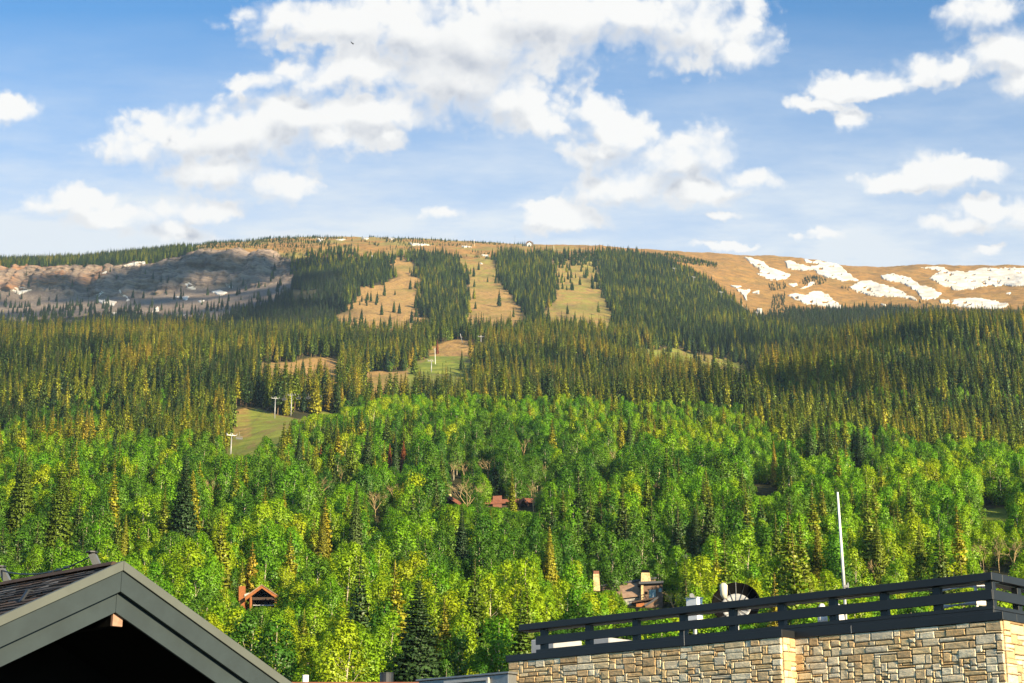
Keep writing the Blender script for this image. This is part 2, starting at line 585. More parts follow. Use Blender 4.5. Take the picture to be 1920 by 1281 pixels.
# monotone cubic along the distance
h_ = np.diff(rd_)[:, None]
dl = np.diff(rw, axis=0) / h_
mm = np.zeros_like(rw)
mm[1:-1] = np.where(dl[1:] * dl[:-1] > 0, 2 * dl[1:] * dl[:-1] / (dl[1:] + dl[:-1] + 1e-12), 0)
mm[0], mm[-1] = dl[0], dl[-1]
lD = np.log(Dg)
ii = np.clip(np.searchsorted(rd_, lD) - 1, 0, len(rd_) - 2)
hh = (rd_[ii + 1] - rd_[ii])[:, None]
tt = ((lD - rd_[ii]) / (rd_[ii + 1] - rd_[ii]))[:, None]
W = ((1 + 2 * tt) * (1 - tt) ** 2 * rw[ii] + tt * (1 - tt) ** 2 * hh * mm[ii] + tt ** 2 * (3 - 2 * tt) * rw[ii + 1] + tt ** 2 * (tt - 1) * hh * mm[ii + 1])
GX = ug[None, :] * Dg[:, None]
GY = np.repeat(Dg[:, None], NU, 1)
amp = np.clip((GY - 180) / 400, 0, 1)
GZ = CAMZ + W * GY
mid = np.clip((GY - 840) / 150, 0, 1) * np.clip((1850 - GY) / 250, 0, 1)
GZ = GZ + mid * (fbm(GX / 170, GY / 210, 21, 3) - .5) * 22
GZ = GZ + amp * ((fbm(GX / 140, GY / 140, 3, 4) - .5) * 7 + (fbm(GX / 26, GY / 26, 9, 3) - .5) * 2.2)
G = np.stack([GX, GY, GZ], -1)
PXg, PYg = project(G)

CLEARS = {  # open ground between the trees, in points of the view; base shape runs on behind the trees in front
    'patch': [(628, 592), (660, 566), (676, 536), (734, 530), (742, 516), (726, 500), (726, 482), (768, 484), (790, 530), (788, 575), (806, 600), (816, 662), (700, 672), (622, 665)],
    'run': [(858, 484), (920, 482), (936, 512), (960, 560), (992, 592), (1006, 658), (868, 658), (866, 592), (876, 560), (880, 522), (858, 500)],
    'glade': [(1036, 490), (1070, 474), (1112, 474), (1126, 520), (1132, 562), (1154, 592), (1172, 668), (1008, 668), (1012, 600), (1040, 562), (1046, 530)],
    'ledge': [(486, 682), (560, 676), (632, 668), (640, 690), (652, 768), (470, 770)],
    'step': [(678, 698), (768, 696), (772, 796), (672, 794)],
    'yard': [(800, 648), (850, 638), (888, 640), (898, 655), (892, 700), (890, 752), (766, 758), (762, 690), (800, 672)],
    'stripe': [(1192, 653), (1262, 653), (1335, 666), (1402, 686), (1430, 718), (1415, 762), (1340, 742), (1255, 708), (1190, 690)],
    'lift': [(438, 768), (482, 763), (522, 778), (562, 786), (600, 778), (642, 750), (652, 762), (640, 790), (600, 800), (565, 815), (548, 860), (520, 905), (420, 905), (428, 840), (432, 800)],
    'lawn': [(1838, 956), (1882, 954), (1910, 962), (1915, 1030), (1838, 1030)],
}
ALPINE = [(-900, 478), (330, 470), (470, 474), (545, 488), (566, 482), (702, 484), (760, 480), (862, 480), (872, 492), (920, 492), (935, 478), (1000, 480), (1112, 478), (1150, 474), (1212, 482), (1262, 498), (1318, 520), (1350, 552), (1400, 590), (1440, 612),
          (1480, 596), (1560, 586), (1660, 584), (1740, 592), (2700, 612), (2700, 300), (-900, 300)]
ROCK = [(-900, 500), (0, 500), (185, 500), (300, 490), (332, 478), (352, 468), (430, 470), (520, 474), (548, 490), (556, 520), (548, 545), (510, 548), (440, 536), (350, 540), (300, 552), (255, 552), (190, 560), (60, 545), (0, 545), (-900, 545)]
TALUS = [(-900, 540), (0, 540), (200, 545), (330, 530), (556, 520), (540, 552), (500, 578), (460, 592), (420, 604), (400, 618), (330, 606), (270, 600), (190, 590), (100, 598), (0, 605), (-900, 605)]
TALUS2 = [(30, 606), (150, 602), (220, 640), (270, 606), (282, 645), (200, 650), (190, 610), (40, 622)]
SUN_ORANGE = [(-900, 500), (0, 500), (200, 500), (210, 520), (100, 540), (0, 545), (-900, 545)]  # where low sun warms the cliff, put into the rock colour
jx = (fbm(GX / 18, GY / 40, 31, 3) - .5) * 16
jy = (fbm(GX / 18, GY / 40, 47, 3) - .5) * 10
qx, qy = PXg + jx, PYg + jy
far = GY > 1200


def soft(mask, n=1):
    m = mask.astype(np.float32)
    for _ in range(n):
        p = np.pad(m, 1, mode='edge')
        m = (p[:-2, 1:-1] + p[2:, 1:-1] + p[1:-1, :-2] + p[1:-1, 2:] + 2 * m) / 6
    return m


clear = np.zeros(GX.shape, bool)
for nm, pl in CLEARS.items():
    sel = inside(pl, qx, qy)
    if nm in ('patch', 'run', 'glade'):
        sel &= (GY > 1600) & (GY < 2640)
    elif nm == 'lift':
        sel &= (GY > 560) & (GY < 960)
    elif nm == 'lawn':
        sel &= GY < 560
    else:
        sel &= (GY > 1000) & (GY < 1650)
    clear |= sel
alp = inside(ALPINE, PXg + jx * .7, PYg + jy * .7) & (GY > 2080)
alp |= GY > 3040
rock = inside(ROCK, PXg + jx * .6, PYg + jy * .6) & (GY > 2380) & (GY < 2590)
talus = (inside(TALUS, PXg + jx, PYg + jy) | inside(TALUS2, PXg + jx, PYg + jy)) & (GY > 1800) & (GY < 2500)
orange = inside(SUN_ORANGE, PXg + jx, PYg + jy) & (GY > 2300)
# how green the open ground is: runs get greener to the right, lower meadows are green
green = np.full(GX.shape, .22, np.float32)
green = np.where(inside(CLEARS['glade'], qx, qy), .45, green)
green = np.where(inside(CLEARS['run'], qx, qy), np.where(PYg < 540, .45, .30), green)
green = np.where(inside(CLEARS['lift'], qx, qy), np.where(PXg > 560, .92, np.where(PYg > 822, .85, np.where(PXg < 470, .48, .66))), green)
green = np.where(inside(CLEARS['yard'], qx, qy), np.where(PYg > 668, .80, .25), green)
green = np.where(inside(CLEARS['stripe'], qx, qy), .62, green)
green = np.where(inside(CLEARS['lawn'], qx, qy), 1.0, green)
green = np.where(alp, np.where(PXg < 1120, .75, .12), green)
# the cliff face stands forward and back in buttresses
rk = soft(rock, 4)
crag = fbm(GX / 26, GZ / 40, 61, 5, ridged=True)
crag2 = fbm(GX / 9, GZ / 7, 67, 4, ridged=True)
gully = fbm(GX / 19 + 1.6 * fbm(GX / 60, GZ / 40, 64, 3), GZ / 110, 63, 4, ridged=True)
ledge = fbm(GX / 120, GZ / 9 + GX / 60, 65, 3)
G[..., 1] += rk * ((crag - .55) * -34 + (crag2 - .5) * -11 + (gully - .6) * -20 + (ledge - .5) * -18)
tl = soft(talus, 2)
G[..., 2] += tl * (fbm(GX / 7, GY / 14, 71, 3) - .5) * 2.2
G[..., 2] += soft(alp, 3) * ((fbm(GX / 30, GY / 60, 77, 4, ridged=True) - .6) * 5.0 + np.clip((GX - 330) / 150, 0, 1) * (fbm(GX / 110, GY / 170, 83, 3) - .5) * 26)
G[..., 2] += soft(clear, 2) * np.clip((GY - 1000) / 800, 0, 1) * (fbm(GX / 10, GY / 20, 79, 3) - .5) * 1.6
PXg, PYg = project(G)
idx = np.arange(ND * NU).reshape(ND, NU)
quads = np.stack([idx[:-1, :-1], idx[:-1, 1:], idx[1:, 1:], idx[1:, :-1]], -1).reshape(-1, 4)
me = np_mesh('hillside', G.reshape(-1, 3), quads, MATS['hillside_ground'], smooth=True)
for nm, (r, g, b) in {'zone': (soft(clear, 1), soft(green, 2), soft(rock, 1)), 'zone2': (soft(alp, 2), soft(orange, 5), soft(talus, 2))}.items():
    a = me.attributes.new(nm, 'FLOAT_COLOR', 'POINT')
    a.data.foreach_set('color', np.stack([r, g, b, np.ones_like(r)], -1).astype(np.float32).ravel())
hill = link('hills', me)
hill['kind'] = 'structure'
# flat ground under and behind the viewer
mb = MB()
mb.face([(-400, -300, -.9), (400, -300, -.9), (400, 120, -.9), (-400, 120, -.9)])
g0 = mb.build('ground', MATS['hillside_ground'])
g0['kind'] = 'structure'

Wg = (G[..., 2] - CAMZ) / G[..., 1]
Wmax = np.maximum.accumulate(Wg, axis=0)


def grid_at(fi, fj):
    i = np.clip(np.floor(fi).astype(int), 0, ND - 2)
    j = np.clip(np.floor(fj).astype(int), 0, NU - 2)
    a, b = (fi - i)[..., None], (fj - j)[..., None]
    return (G[i, j] * (1 - b) + G[i, j + 1] * b) * (1 - a) + (G[i + 1, j] * (1 - b) + G[i + 1, j + 1] * b) * a


def col_of(u):
    return np.interp(u, ug, np.arange(NU))


def ground_xy(x, y):
    """the ground under world x, y (arrays)"""
    x, y = np.asarray(x, float), np.asarray(y, float)
    return grid_at(np.interp(y, Dg, np.arange(ND)), col_of(x / y))


def ground_px(px, py):
    """the ground seen at a point of the view (arrays)"""
    px, py = np.asarray(px, float), np.asarray(py, float)
    u, w = ray(px, py)
    fj = col_of(u)
    j = np.clip(np.round(fj).astype(int), 0, NU - 1)
    fi = np.zeros(px.shape)
    for k in np.ndindex(px.shape):
        cw = Wmax[:, j[k]]
        i = int(np.searchsorted(cw, w[k]))
        i = min(max(i, 1), ND - 1)
        d = cw[i] - cw[i - 1]
        fi[k] = i - 1 + (min(1, max(0, (w[k] - cw[i - 1]) / d)) if d > 0 else 1)
    return grid_at(fi, fj)


def gpoint(px, py):
    return Vector(ground_px(np.array([px]), np.array([py]))[0])


def below_top(px, py, h, dmin=180, dmax=3100):
    """foot of something h metres tall whose top shows at a point of the view"""
    u, w = ray(px, py)
    D = Dg[(Dg >= dmin) & (Dg <= dmax)]
    g = ground_xy(u * D, D)
    gap = CAMZ + w * D - g[:, 2]
    k = np.nonzero((gap[:-1] >= h) & (gap[1:] < h))[0]
    if len(k):
        k = k[0]
        t = (h - gap[k]) / (gap[k + 1] - gap[k])
        d = D[k] + t * (D[k + 1] - D[k])
    else:
        d = D[int(np.argmin(abs(gap - h)))]
    return Vector(ground_xy(np.array([u * d]), np.array([d]))[0])


# ------------------------------------------------------------------ snow lying on the hill
def Z(ox, oy, s, pts):
    return [(ox + x / s, oy + y / s) for x, y in pts]


SR, SL, ST = (1280, 420, 3.0), (0, 400, 3.0), (480, 400, 3.0)
RT, LT, TT = 'snow fields on the brown alpine slope', 'snow patches below the grey cliffs', 'snow remnants along the summit ridge'
SNOW = [
    (SR, RT, 'curved white snow field nearest the dark spruce slope, running down the golden hillside', [(340, 187), (400, 195), (460, 215), (480, 240), (560, 270), (610, 285), (590, 310), (500, 322), (440, 300), (410, 275), (435, 265), (385, 225)]),
    (SR, RT, 'broad white snow field with a brown notch high on the alpine slope', [(565, 205), (600, 203), (660, 228), (745, 238), (760, 228), (690, 215), (672, 202), (780, 200), (830, 215), (900, 235), (940, 280), (990, 320), (900, 325), (780, 297), (740, 265), (640, 265), (590, 250)]),
    (SR, RT, 'white snow slope joining the notched snow field at its lower end', [(940, 355), (990, 322), (1060, 320), (1150, 345), (1260, 390), (1325, 434), (1200, 412), (1080, 410), (980, 390)]),
    (SR, RT, 'long slanting white snow tongue between two brown slopes', [(1105, 290), (1200, 282), (1280, 300), (1330, 340), (1462, 388), (1435, 422), (1350, 427), (1320, 390), (1250, 340), (1130, 312)]),
    (SR, RT, 'flat white snow strip under the rounded dark knoll', [(1440, 425), (1540, 425), (1640, 415), (1740, 430), (1840, 450), (1830, 465), (1750, 485), (1640, 480), (1550, 465), (1450, 450)]),
    (SR, RT, 'largest cream white snow field below the ridge at the far right', [(1310, 250), (1370, 240), (1470, 240), (1500, 265), (1600, 270), (1680, 250), (1800, 245), (1990, 250), (1990, 355), (1830, 350), (1700, 350), (1620, 370), (1530, 375), (1460, 350), (1380, 300), (1450, 265), (1400, 258)]),
    (SR, RT, 'humped white snow bank above the hazy spruces', [(590, 405), (640, 390), (700, 400), (740, 375), (800, 385), (830, 405), (850, 430), (905, 462), (900, 482), (830, 485), (790, 465), (700, 455), (640, 430)]),
    (SR, RT, 'small oval snow patch left of the humped snow bank', [(590, 340), (640, 335), (652, 345), (620, 357)]),
    (SR, RT, 'thin snow patch beside the low dark shrubs', [(640, 370), (700, 350), (715, 325), (760, 325), (745, 342), (690, 365)]),
    (SR, RT, 'flat snow patch at the upper end of the chairlift clearing', [(255, 345), (340, 350), (305, 366)]),
    (SR, RT, 'snow patch dropping behind the spruces by the chairlift clearing', [(300, 370), (380, 370), (360, 400), (365, 437), (340, 410)]),
    (SR, RT, 'little round snow patch in the chairlift clearing', [(380, 388), (432, 373), (432, 395)]),
    (SR, RT, 'snow patch at the foot of the chairlift clearing beside a lift tower', [(412, 478), (452, 478), (447, 516), (420, 516)]),
    (SR, RT, 'low snow patch at the edge of the right hand wood', [(1165, 480), (1270, 485), (1250, 505), (1170, 505)]),
    (SR, RT, 'snow scrap at the frame edge below the rocky knoll', [(1870, 500), (1990, 478), (1990, 510)]),
    (SR, RT, 'tiny snow spot on the rocky knoll', [(1808, 392), (1850, 385), (1840, 399)]),
    (SR, RT, 'short snow streak left of the low snow patch', [(1100, 446), (1150, 458), (1130, 466)]),
    (SL, LT, 'irregular white snow patch on the scree near the left frame edge', [(60, 435), (115, 410), (185, 430), (110, 462)]),
    (SL, LT, 'long white cornice of snow at the edge of the tree lined plateau', [(690, 295), (800, 270), (865, 268), (800, 290), (720, 305)]),
    (SL, LT, 'slanting snow strip below the plateau edge', [(565, 350), (610, 322), (600, 340)]),
    (SL, LT, 'upper snow patch on the scree under the tall cliff', [(1035, 400), (1060, 392), (1110, 410), (1100, 435), (1070, 430)]),
    (SL, LT, 'flat white snow patch in the middle of the scree', [(1185, 445), (1230, 432), (1290, 450), (1240, 468)]),
    (SL, LT, 'small snow patch right under the foot of the cliff', [(1272, 393), (1312, 410), (1310, 426), (1282, 416)]),
    (SL, LT, 'thin level snow line across the scree', [(958, 465), (1020, 472), (1075, 465), (1050, 492)]),
    (SL, LT, 'little snow lens below the flat scree patch', [(1105, 497), (1165, 488), (1130, 506)]),
    (SL, LT, 'upright snow wedge low on the scree', [(845, 560), (890, 525), (895, 550)]),
    (SL, LT, 'ragged snow patch beside the lone dark spruces', [(545, 490), (610, 490), (660, 500), (640, 522), (570, 512)]),
    (SL, LT, 'hooked snow gully left of the scree', [(663, 422), (700, 450), (732, 490), (700, 507), (715, 480), (685, 455)]),
    (SL, LT, 'low snow bank at the top of the shaded spruces', [(595, 565), (700, 558), (650, 582)]),
    (SL, LT, 'diagonal snow streak at the right foot of the scree', [(1253, 597), (1310, 575), (1382, 523), (1322, 588)]),
    (SL, LT, 'tiny snow dot at the bottom of the scree', [(1008, 572), (1052, 570), (1032, 582)]),
    (SL, LT, 'snow streak in the dark gully of the left cliff', [(543, 458), (602, 438), (562, 470)]),
    (ST, TT, 'white snow block at the left end of the summit ridge', [(336, 140), (392, 148), (360, 161)]),
    (ST, TT, 'thin snow ledge left of the summit', [(428, 148), (518, 146), (480, 157)]),
    (ST, TT, 'snow fleck just under the summit line', [(588, 138), (645, 143), (615, 152)]),
    (ST, TT, 'snow fleck right of the summit', [(728, 136), (792, 143), (760, 152)]),
    (ST, TT, 'long thin snow band above the spruce islands', [(850, 165), (950, 174), (1002, 185), (880, 182)]),
    (ST, TT, 'snow line at the head of the orange ski run', [(1148, 183), (1232, 190), (1170, 196)]),
    (ST, TT, 'snow scrap at the left edge of the middle ski run', [(1256, 233), (1312, 235), (1312, 252)]),
    (ST, TT, 'snow scrap lying among the upper spruces', [(636, 243), (692, 238), (692, 264), (638, 267)]),
    (ST, TT, 'short snow stroke on the grey ski run', [(1252, 272), (1284, 288), (1262, 288)]),
]


def snow_patch(view, group, label, pts):
    poly = Z(*view, pts)
    xs, ys = [p[0] for p in poly], [p[1] for p in poly]
    s = .55 if (max(xs) - min(xs)) < 60 else .8
    nx, ny = int((max(xs) - min(xs)) / s) + 5, int((max(ys) - min(ys)) / (s * .7)) + 5
    X, Y = np.meshgrid(min(xs) - 2 * s + np.arange(nx) * s, min(ys) - 1.4 * s + np.arange(ny) * s * .7)
    wob = min(3.2, .16 * (max(ys) - min(ys)))
    ins = inside(poly, X + (fbm(X / 7, Y / 5, 5, 3) - .5) * wob * 2.6, Y + (fbm(X / 6, Y / 4, 8, 3) - .5) * wob * 1.8)
    if (max(xs) - min(xs)) > 40:
        ins &= fbm(X / 9, Y / 4, 15, 4) < .76
    cell = ins[:-1, :-1] & ins[1:, :-1] & ins[:-1, 1:] & ins[1:, 1:]
    if cell.sum() < 2:
        cell = ins[:-1, :-1]
    lab, best = np.zeros(cell.shape, int), (0, 0)
    for i0, j0 in zip(*np.nonzero(cell)):        # one patch is one piece: keep the largest
        if lab[i0, j0]:
            continue
        k, n, todo = lab.max() + 1, 0, [(i0, j0)]
        lab[i0, j0] = k
        while todo:
            i, j = todo.pop()
            n += 1
            for a, b in ((i + 1, j), (i - 1, j), (i, j + 1), (i, j - 1)):
                if 0 <= a < cell.shape[0] and 0 <= b < cell.shape[1] and cell[a, b] and not lab[a, b]:
                    lab[a, b] = k
                    todo.append((a, b))
        best = max(best, (n, k))
    cell &= lab == best[1]
    used = np.zeros(X.shape, bool)
    used[:-1, :-1] |= cell
    used[1:, :-1] |= cell
    used[:-1, 1:] |= cell
    used[1:, 1:] |= cell
    # metres of snow: thin at the rim, thicker inside
    full = np.zeros(X.shape)
    cp = np.pad(cell, 1)
    core = cp[:-1, :-1] & cp[1:, :-1] & cp[:-1, 1:] & cp[1:, 1:]
    full[core] = 1
    full = soft(full, 3)
    P = ground_px(X[used], Y[used])
    gap = P[:, 1]
    P[:, 2] += np.where(core[used], .5 + 1.3 * full[used], -.5)
    idm = -np.ones(X.shape, int)
    idm[used] = np.arange(used.sum())
    c = np.nonzero(cell)
    F = np.stack([idm[c], idm[c[0] + 1, c[1]], idm[c[0] + 1, c[1] + 1], idm[c[0], c[1] + 1]], -1)
    # drop cells stretched over a step in the ground
    ext = P[F][..., 1].max(1) - P[F][..., 1].min(1)
    F = F[ext < 60] if (ext < 60).sum() > 1 else F
    sm = np_mesh('snow_patch', P, F, MATS['old_snow'], smooth=True)
    ra_ = sm.attributes.new('rim', 'FLOAT', 'POINT')
    ra_.data.foreach_set('value', (np.clip(1.15 - 1.5 * full[used], 0, 1) * (.9 if X.shape[1] > 45 else .5)).astype(np.float32))
    o = link('snow_patch', sm)
    tag(o, label, 'snow patch', group)


for a in SNOW:
    snow_patch(*a)

# ------------------------------------------------------------------ tree materials


def leaf_material(name, stops, trans=.35, tcol=(1.15, 1.1, .55), rough=.6):
    def fn(t):
        oi = t.t.nodes.new('ShaderNodeObjectInfo')
        base = t.cramp(oi.outputs['Random'], stops)
        c = t.mix(1.0, base, t.n('Attribute', attribute_name='tint'), 'MULTIPLY')
        d = t.n('BsdfDiffuse', c)
        tr = t.n('BsdfTranslucent', t.mix(1.0, c, tcol, 'MULTIPLY'))
        g = t.n('BsdfGlossy', (.9, .9, .9, 1), .45)
        s = t.n('MixShader', trans, d, tr)
        return t.n('MixShader', .03, s, g)
    return material(name, fn)


ASPEN_HUES = {
    'yellow green': leaf_material('aspen_leaf_yellow', [(0, (.20, .37, .010)), (.5, (.29, .44, .010)), (1, (.38, .46, .012))], .40),
    'fresh green': leaf_material('aspen_leaf_fresh', [(0, (.12, .31, .010)), (.5, (.175, .37, .010)), (1, (.235, .41, .012))], .40),
    'deep green': leaf_material('aspen_leaf_deep', [(0, (.055, .165, .012)), (.5, (.085, .205, .012)), (1, (.115, .235, .014))], .36),
}
CONIFER_HUES = {
    'dark green': leaf_material('needle_dark', [(0, (.028, .068, .020)), (.5, (.052, .102, .022)), (1, (.090, .140, .022))], .15),
    'olive': leaf_material('needle_olive', [(0, (.085, .155, .014)), (.4, (.165, .230, .014)), (.8, (.27, .300, .016)), (1, (.37, .35, .02))], .22),
    'brownish': leaf_material('needle_brown', [(0, (.23, .235, .016)), (.5, (.34, .30, .018)), (1, (.42, .32, .035))], .22),
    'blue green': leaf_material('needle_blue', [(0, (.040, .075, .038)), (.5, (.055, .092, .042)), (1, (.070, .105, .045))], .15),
    'rust red': leaf_material('needle_red', [(0, (.25, .075, .02)), (1, (.33, .11, .03))], .15),
}
plain('conifer_bark', (.20, .135, .075), .9, vary=.3, scale=3, spec=.1)
plain('aspen_bark', (.50, .43, .32), .8, vary=.22, scale=4, spec=.1)
plain('bare_wood', (.46, .34, .17), .85, vary=.2, scale=3, spec=.1)


def tinted(name, V, F, mats, tint, mi=None, smooth=False, nrm=None):
    if nrm is not None:           # wind every leaf to face out of the crown, and let it shade with the crown's own curve
        q = V[F]
        g = np.cross(q[:, 2] - q[:, 0], q[:, 3] - q[:, 1])
        fn = nrm[F].mean(1)
        flip = (g * fn).sum(1) < 0
        F = F.copy()
        F[flip] = F[flip][:, ::-1]
    me = np_mesh(name, V, F, mats, mi, smooth or nrm is not None)
    if nrm is not None:
        me.normals_split_custom_set_from_vertices([tuple(v) for v in nrm])
    a = me.attributes.new('tint', 'FLOAT_COLOR', 'FACE')
    t = np.asarray(tint, np.float32)
    a.data.foreach_set('color', np.stack([t, t, t * .9 + .1, np.ones_like(t)], -1).ravel())
    return me


def trunk_arrays(rng, h, r, bend=.02, n=5, top=.98):
    zs = np.linspace(-1.2, h * top, 7)
    V, F = [], []
    bx, by = rng.normal(0, bend * h, 2)
    for z in zs:
        q = max(z, 0) / h
        rr = r * (1.25 if z <= 0 else 1 - .9 * q)
        for k in range(n):
            a = 2 * math.pi * k / n
            V.append((bx * q * q + rr * math.cos(a), by * q * q + rr * math.sin(a), z))
    for i in range(len(zs) - 1):
        for k in range(n):
            F.append((i * n + k, i * n + (k + 1) % n, (i + 1) * n + (k + 1) % n, (i + 1) * n + k))
    return np.array(V), np.array(F), (bx, by)


def conifer_arrays(rng, h, rad, base, rings, per, droop, ragged, seg=2, side=2, fat=1.0):
    """whorls of drooping sprays; narrow towards the tip; gaps where boughs are missing"""
    V, F, T = [], [], []

    def quad(a, b, c, d, t):
        n = len(V)
        V.extend([a, b, c, d])
        F.append((n, n + 1, n + 2, n + 3))
        T.append(t)
    lob = rng.uniform(0, 6.28, 4)
    for i in range(rings):
        q = (i + rng.uniform(-.3, .3)) / rings
        q = min(max(q, 0), .995)
        z0 = base * h + (h * .99 - base * h) * q
        env = rad * ((1 - q) ** .78 * (.55 + .45 * min(1, q / .18 + .35)) + .03)
        n = max(3, int(round(per * (.45 + .75 * (1 - q)))))
        ph = rng.uniform(0, 6.28)
        for k in range(n):
            a = ph + 2 * math.pi * (k + rng.uniform(-.35, .35)) / n
            if rng.uniform() < ragged * .45:
                continue
            L = env * rng.uniform(1 - ragged, 1.12) * (1 + .18 * math.sin(2 * a + lob[i % 4]))
            dr = droop * rng.uniform(.6, 1.3) * (1 - .8 * q)
            ca, sa = math.cos(a), math.sin(a)
            w = max(.16, L * rng.uniform(.30, .42) * fat)
            tint = rng.uniform(.62, 1.35)
            px, pz = .06, z0
            for s in range(seg):
                x0, x1 = L * s / seg, L * (s + 1) / seg
                zz0 = z0 - dr * L * (x0 / L) ** 1.3 + (.10 * L * (x0 / L) ** 3)
                zz1 = z0 - dr * L * (x1 / L) ** 1.3 + (.18 * L * (x1 / L) ** 3)
                w0, w1 = w * (1 - .35 * s / seg), w * (1 - .35 * (s + 1) / seg) * (.45 if s == seg - 1 else 1)
                tilt = rng.uniform(-.25, .25) * w
                quad((x0 * ca - w0 * sa, x0 * sa + w0 * ca, zz0 - tilt - .25 * w0), (x0 * ca, x0 * sa, zz0 + .12 * w), (x1 * ca, x1 * sa, zz1 + .08 * w), (x1 * ca - w1 * sa, x1 * sa + w1 * ca, zz1 - tilt - .3 * w1), tint * rng.uniform(.9, 1.1))
                quad((x0 * ca, x0 * sa, zz0 + .12 * w), (x0 * ca + w0 * sa, x0 * sa - w0 * ca, zz0 + tilt - .25 * w0), (x1 * ca + w1 * sa, x1 * sa - w1 * ca, zz1 + tilt - .3 * w1), (x1 * ca, x1 * sa, zz1 + .08 * w), tint * rng.uniform(.9, 1.1))
            for s in range(side):      # twigs hanging off the bough
                f = rng.uniform(.35, 1.0)
                x = L * f
                zz = z0 - dr * L * f ** 1.3 + .14 * L * f ** 3
                sd = rng.choice([-1, 1]) * w * rng.uniform(.2, .9)
                cx, cy = x * ca - sd * sa, x * sa + sd * ca
                hh = w * rng.uniform(.5, .95)
                b = rng.uniform(0, 3.14)
                ww = w * rng.uniform(.35, .6)
                quad((cx - ww * math.cos(b), cy - ww * math.sin(b), zz - hh * .4), (cx + ww * .4 * math.cos(b), cy + ww * .4 * math.sin(b), zz - hh), (cx + ww * math.cos(b), cy + ww * math.sin(b), zz - hh * .2), (cx, cy, zz + hh * .45), tint * rng.uniform(.75, 1.2))
    # leader
    for k in range(3):
        a = k * 2.1
        quad((.16 * math.cos(a), .16 * math.sin(a), h * .93), (.0, .0, h * .92), (0, 0, h * 1.01), (.08 * math.cos(a), .08 * math.sin(a), h * .97), 1.0)
    return np.array(V), np.array(F), np.array(T)


def aspen_arrays(rng, h, rad, base, clumps, leaves, size, flat=1.0, pointy=1.0):
    """leaf clumps set through an upright crown"""
    V, F, T, N = [], [], [], []
    cent = []
    for i in range(clumps):
        q = (i + rng.uniform(.1, .9)) / clumps
        z = h * (base + (1 - base) * q * .93)
        env = rad * (math.sin(math.pi * min(1, .20 + .80 * q ** .95)) ** .7 * (1 - .22 * pointy * q) + .10)
        a = rng.uniform(0, 6.28)
        rr = env * math.sqrt(rng.uniform(.05, 1.0)) * .80
        cs = rad * rng.uniform(.30, .52) * (1 - .35 * q)
        cent.append((rr * math.cos(a), rr * math.sin(a), z, cs))
    for cx, cy, cz, cs in cent:
        n = int(leaves * (cs / (rad * .42)) ** 2)
        d = rng.normal(0, 1, (n, 3))
        d /= np.linalg.norm(d, axis=1)[:, None]
        r = cs * rng.uniform(.35, 1.08, n) ** .6
        p = d * r[:, None] * np.array([1, 1, 1.25 * flat]) + np.array([cx, cy, cz])
        out = d + np.array([0, 0, .45]) + rng.normal(0, .55, (n, 3))
        out /= np.linalg.norm(out, axis=1)[:, None]
        ref = np.tile(np.array([0., 0., 1.]), (n, 1))
        ref[np.abs(out[:, 2]) > .9] = (1, 0, 0)
        t1 = np.cross(out, ref)
        t1 /= np.linalg.norm(t1, axis=1)[:, None]
        t2 = np.cross(out, t1)
        an = rng.uniform(0, 6.28, n)[:, None]
        t1, t2 = t1 * np.cos(an) + t2 * np.sin(an), t2 * np.cos(an) - t1 * np.sin(an)
        s = (size * rng.uniform(.6, 1.25, n))[:, None]
        q0, q1, q2, q3 = p - t1 * s, p - t2 * s * .75, p + t1 * s, p + t2 * s * .75
        b = len(V) * 0 + sum(len(x) for x in V)
        V.append(np.stack([q0, q1, q2, q3], 1).reshape(-1, 3))
        F.append(np.arange(b, b + 4 * n).reshape(-1, 4))
        T.append(rng.uniform(.70, 1.30, n) * rng.uniform(.82, 1.18))
        N.append(np.repeat(d + np.array([0, 0, .2]), 4, axis=0))
    return np.concatenate(V), np.concatenate(F), np.concatenate(T), cent, np.concatenate(N)


def limbs_arrays(rng, cents, h, bend, r):
    """thin limbs from the stem up to some clumps"""
    V, F = [], []
    for cx, cy, cz, cs in cents:
        z0 = max(.2 * h, cz - rng.uniform(.12, .22) * h)
        q0 = z0 / h
        a0 = np.array([bend[0] * q0 * q0, bend[1] * q0 * q0, z0])
        a1 = np.array([cx, cy, cz])
        m = (a0 + a1) / 2 + np.array([0, 0, -.03 * h])
        b = len(V)
        for p, rr in ((a0, r), (m, r * .7), (a1, r * .3)):
            for k in range(3):
                an = 2.09 * k
                V.append((p[0] + rr * math.cos(an), p[1] + rr * math.sin(an), p[2]))
        for i in range(2):
            for k in range(3):
                F.append((b + i * 3 + k, b + i * 3 + (k + 1) % 3, b + (i + 1) * 3 + (k + 1) % 3, b + (i + 1) * 3 + k))
    return np.array(V), np.array(F)


def join(a, b):
    return np.concatenate([a[0], b[0]]), np.concatenate([a[1], b[1] + len(a[0])])


PROTO = {}       # (kind, shape, hue) -> dict with crown mesh, trunk mesh, merged mesh, height, radius


def unit(a):
    return a / np.maximum(np.linalg.norm(a, axis=1), 1e-6)[:, None]


def crown_normals(V, kind, rad, seed):
    rg = np.random.default_rng(seed)
    if kind == 'conifer':
        d = V * np.array([1, 1, 0]) / rad
        n = unit(d + 1e-4) + np.array([0, 0, .45])
    else:
        c = V.mean(0)
        d = (V - c) / np.array([rad, rad, max(V[:, 2].max() - c[2], .1)])
        n = d * 1.1 + np.array([0, 0, .25])
    return unit(n + rg.normal(0, .33, V.shape))


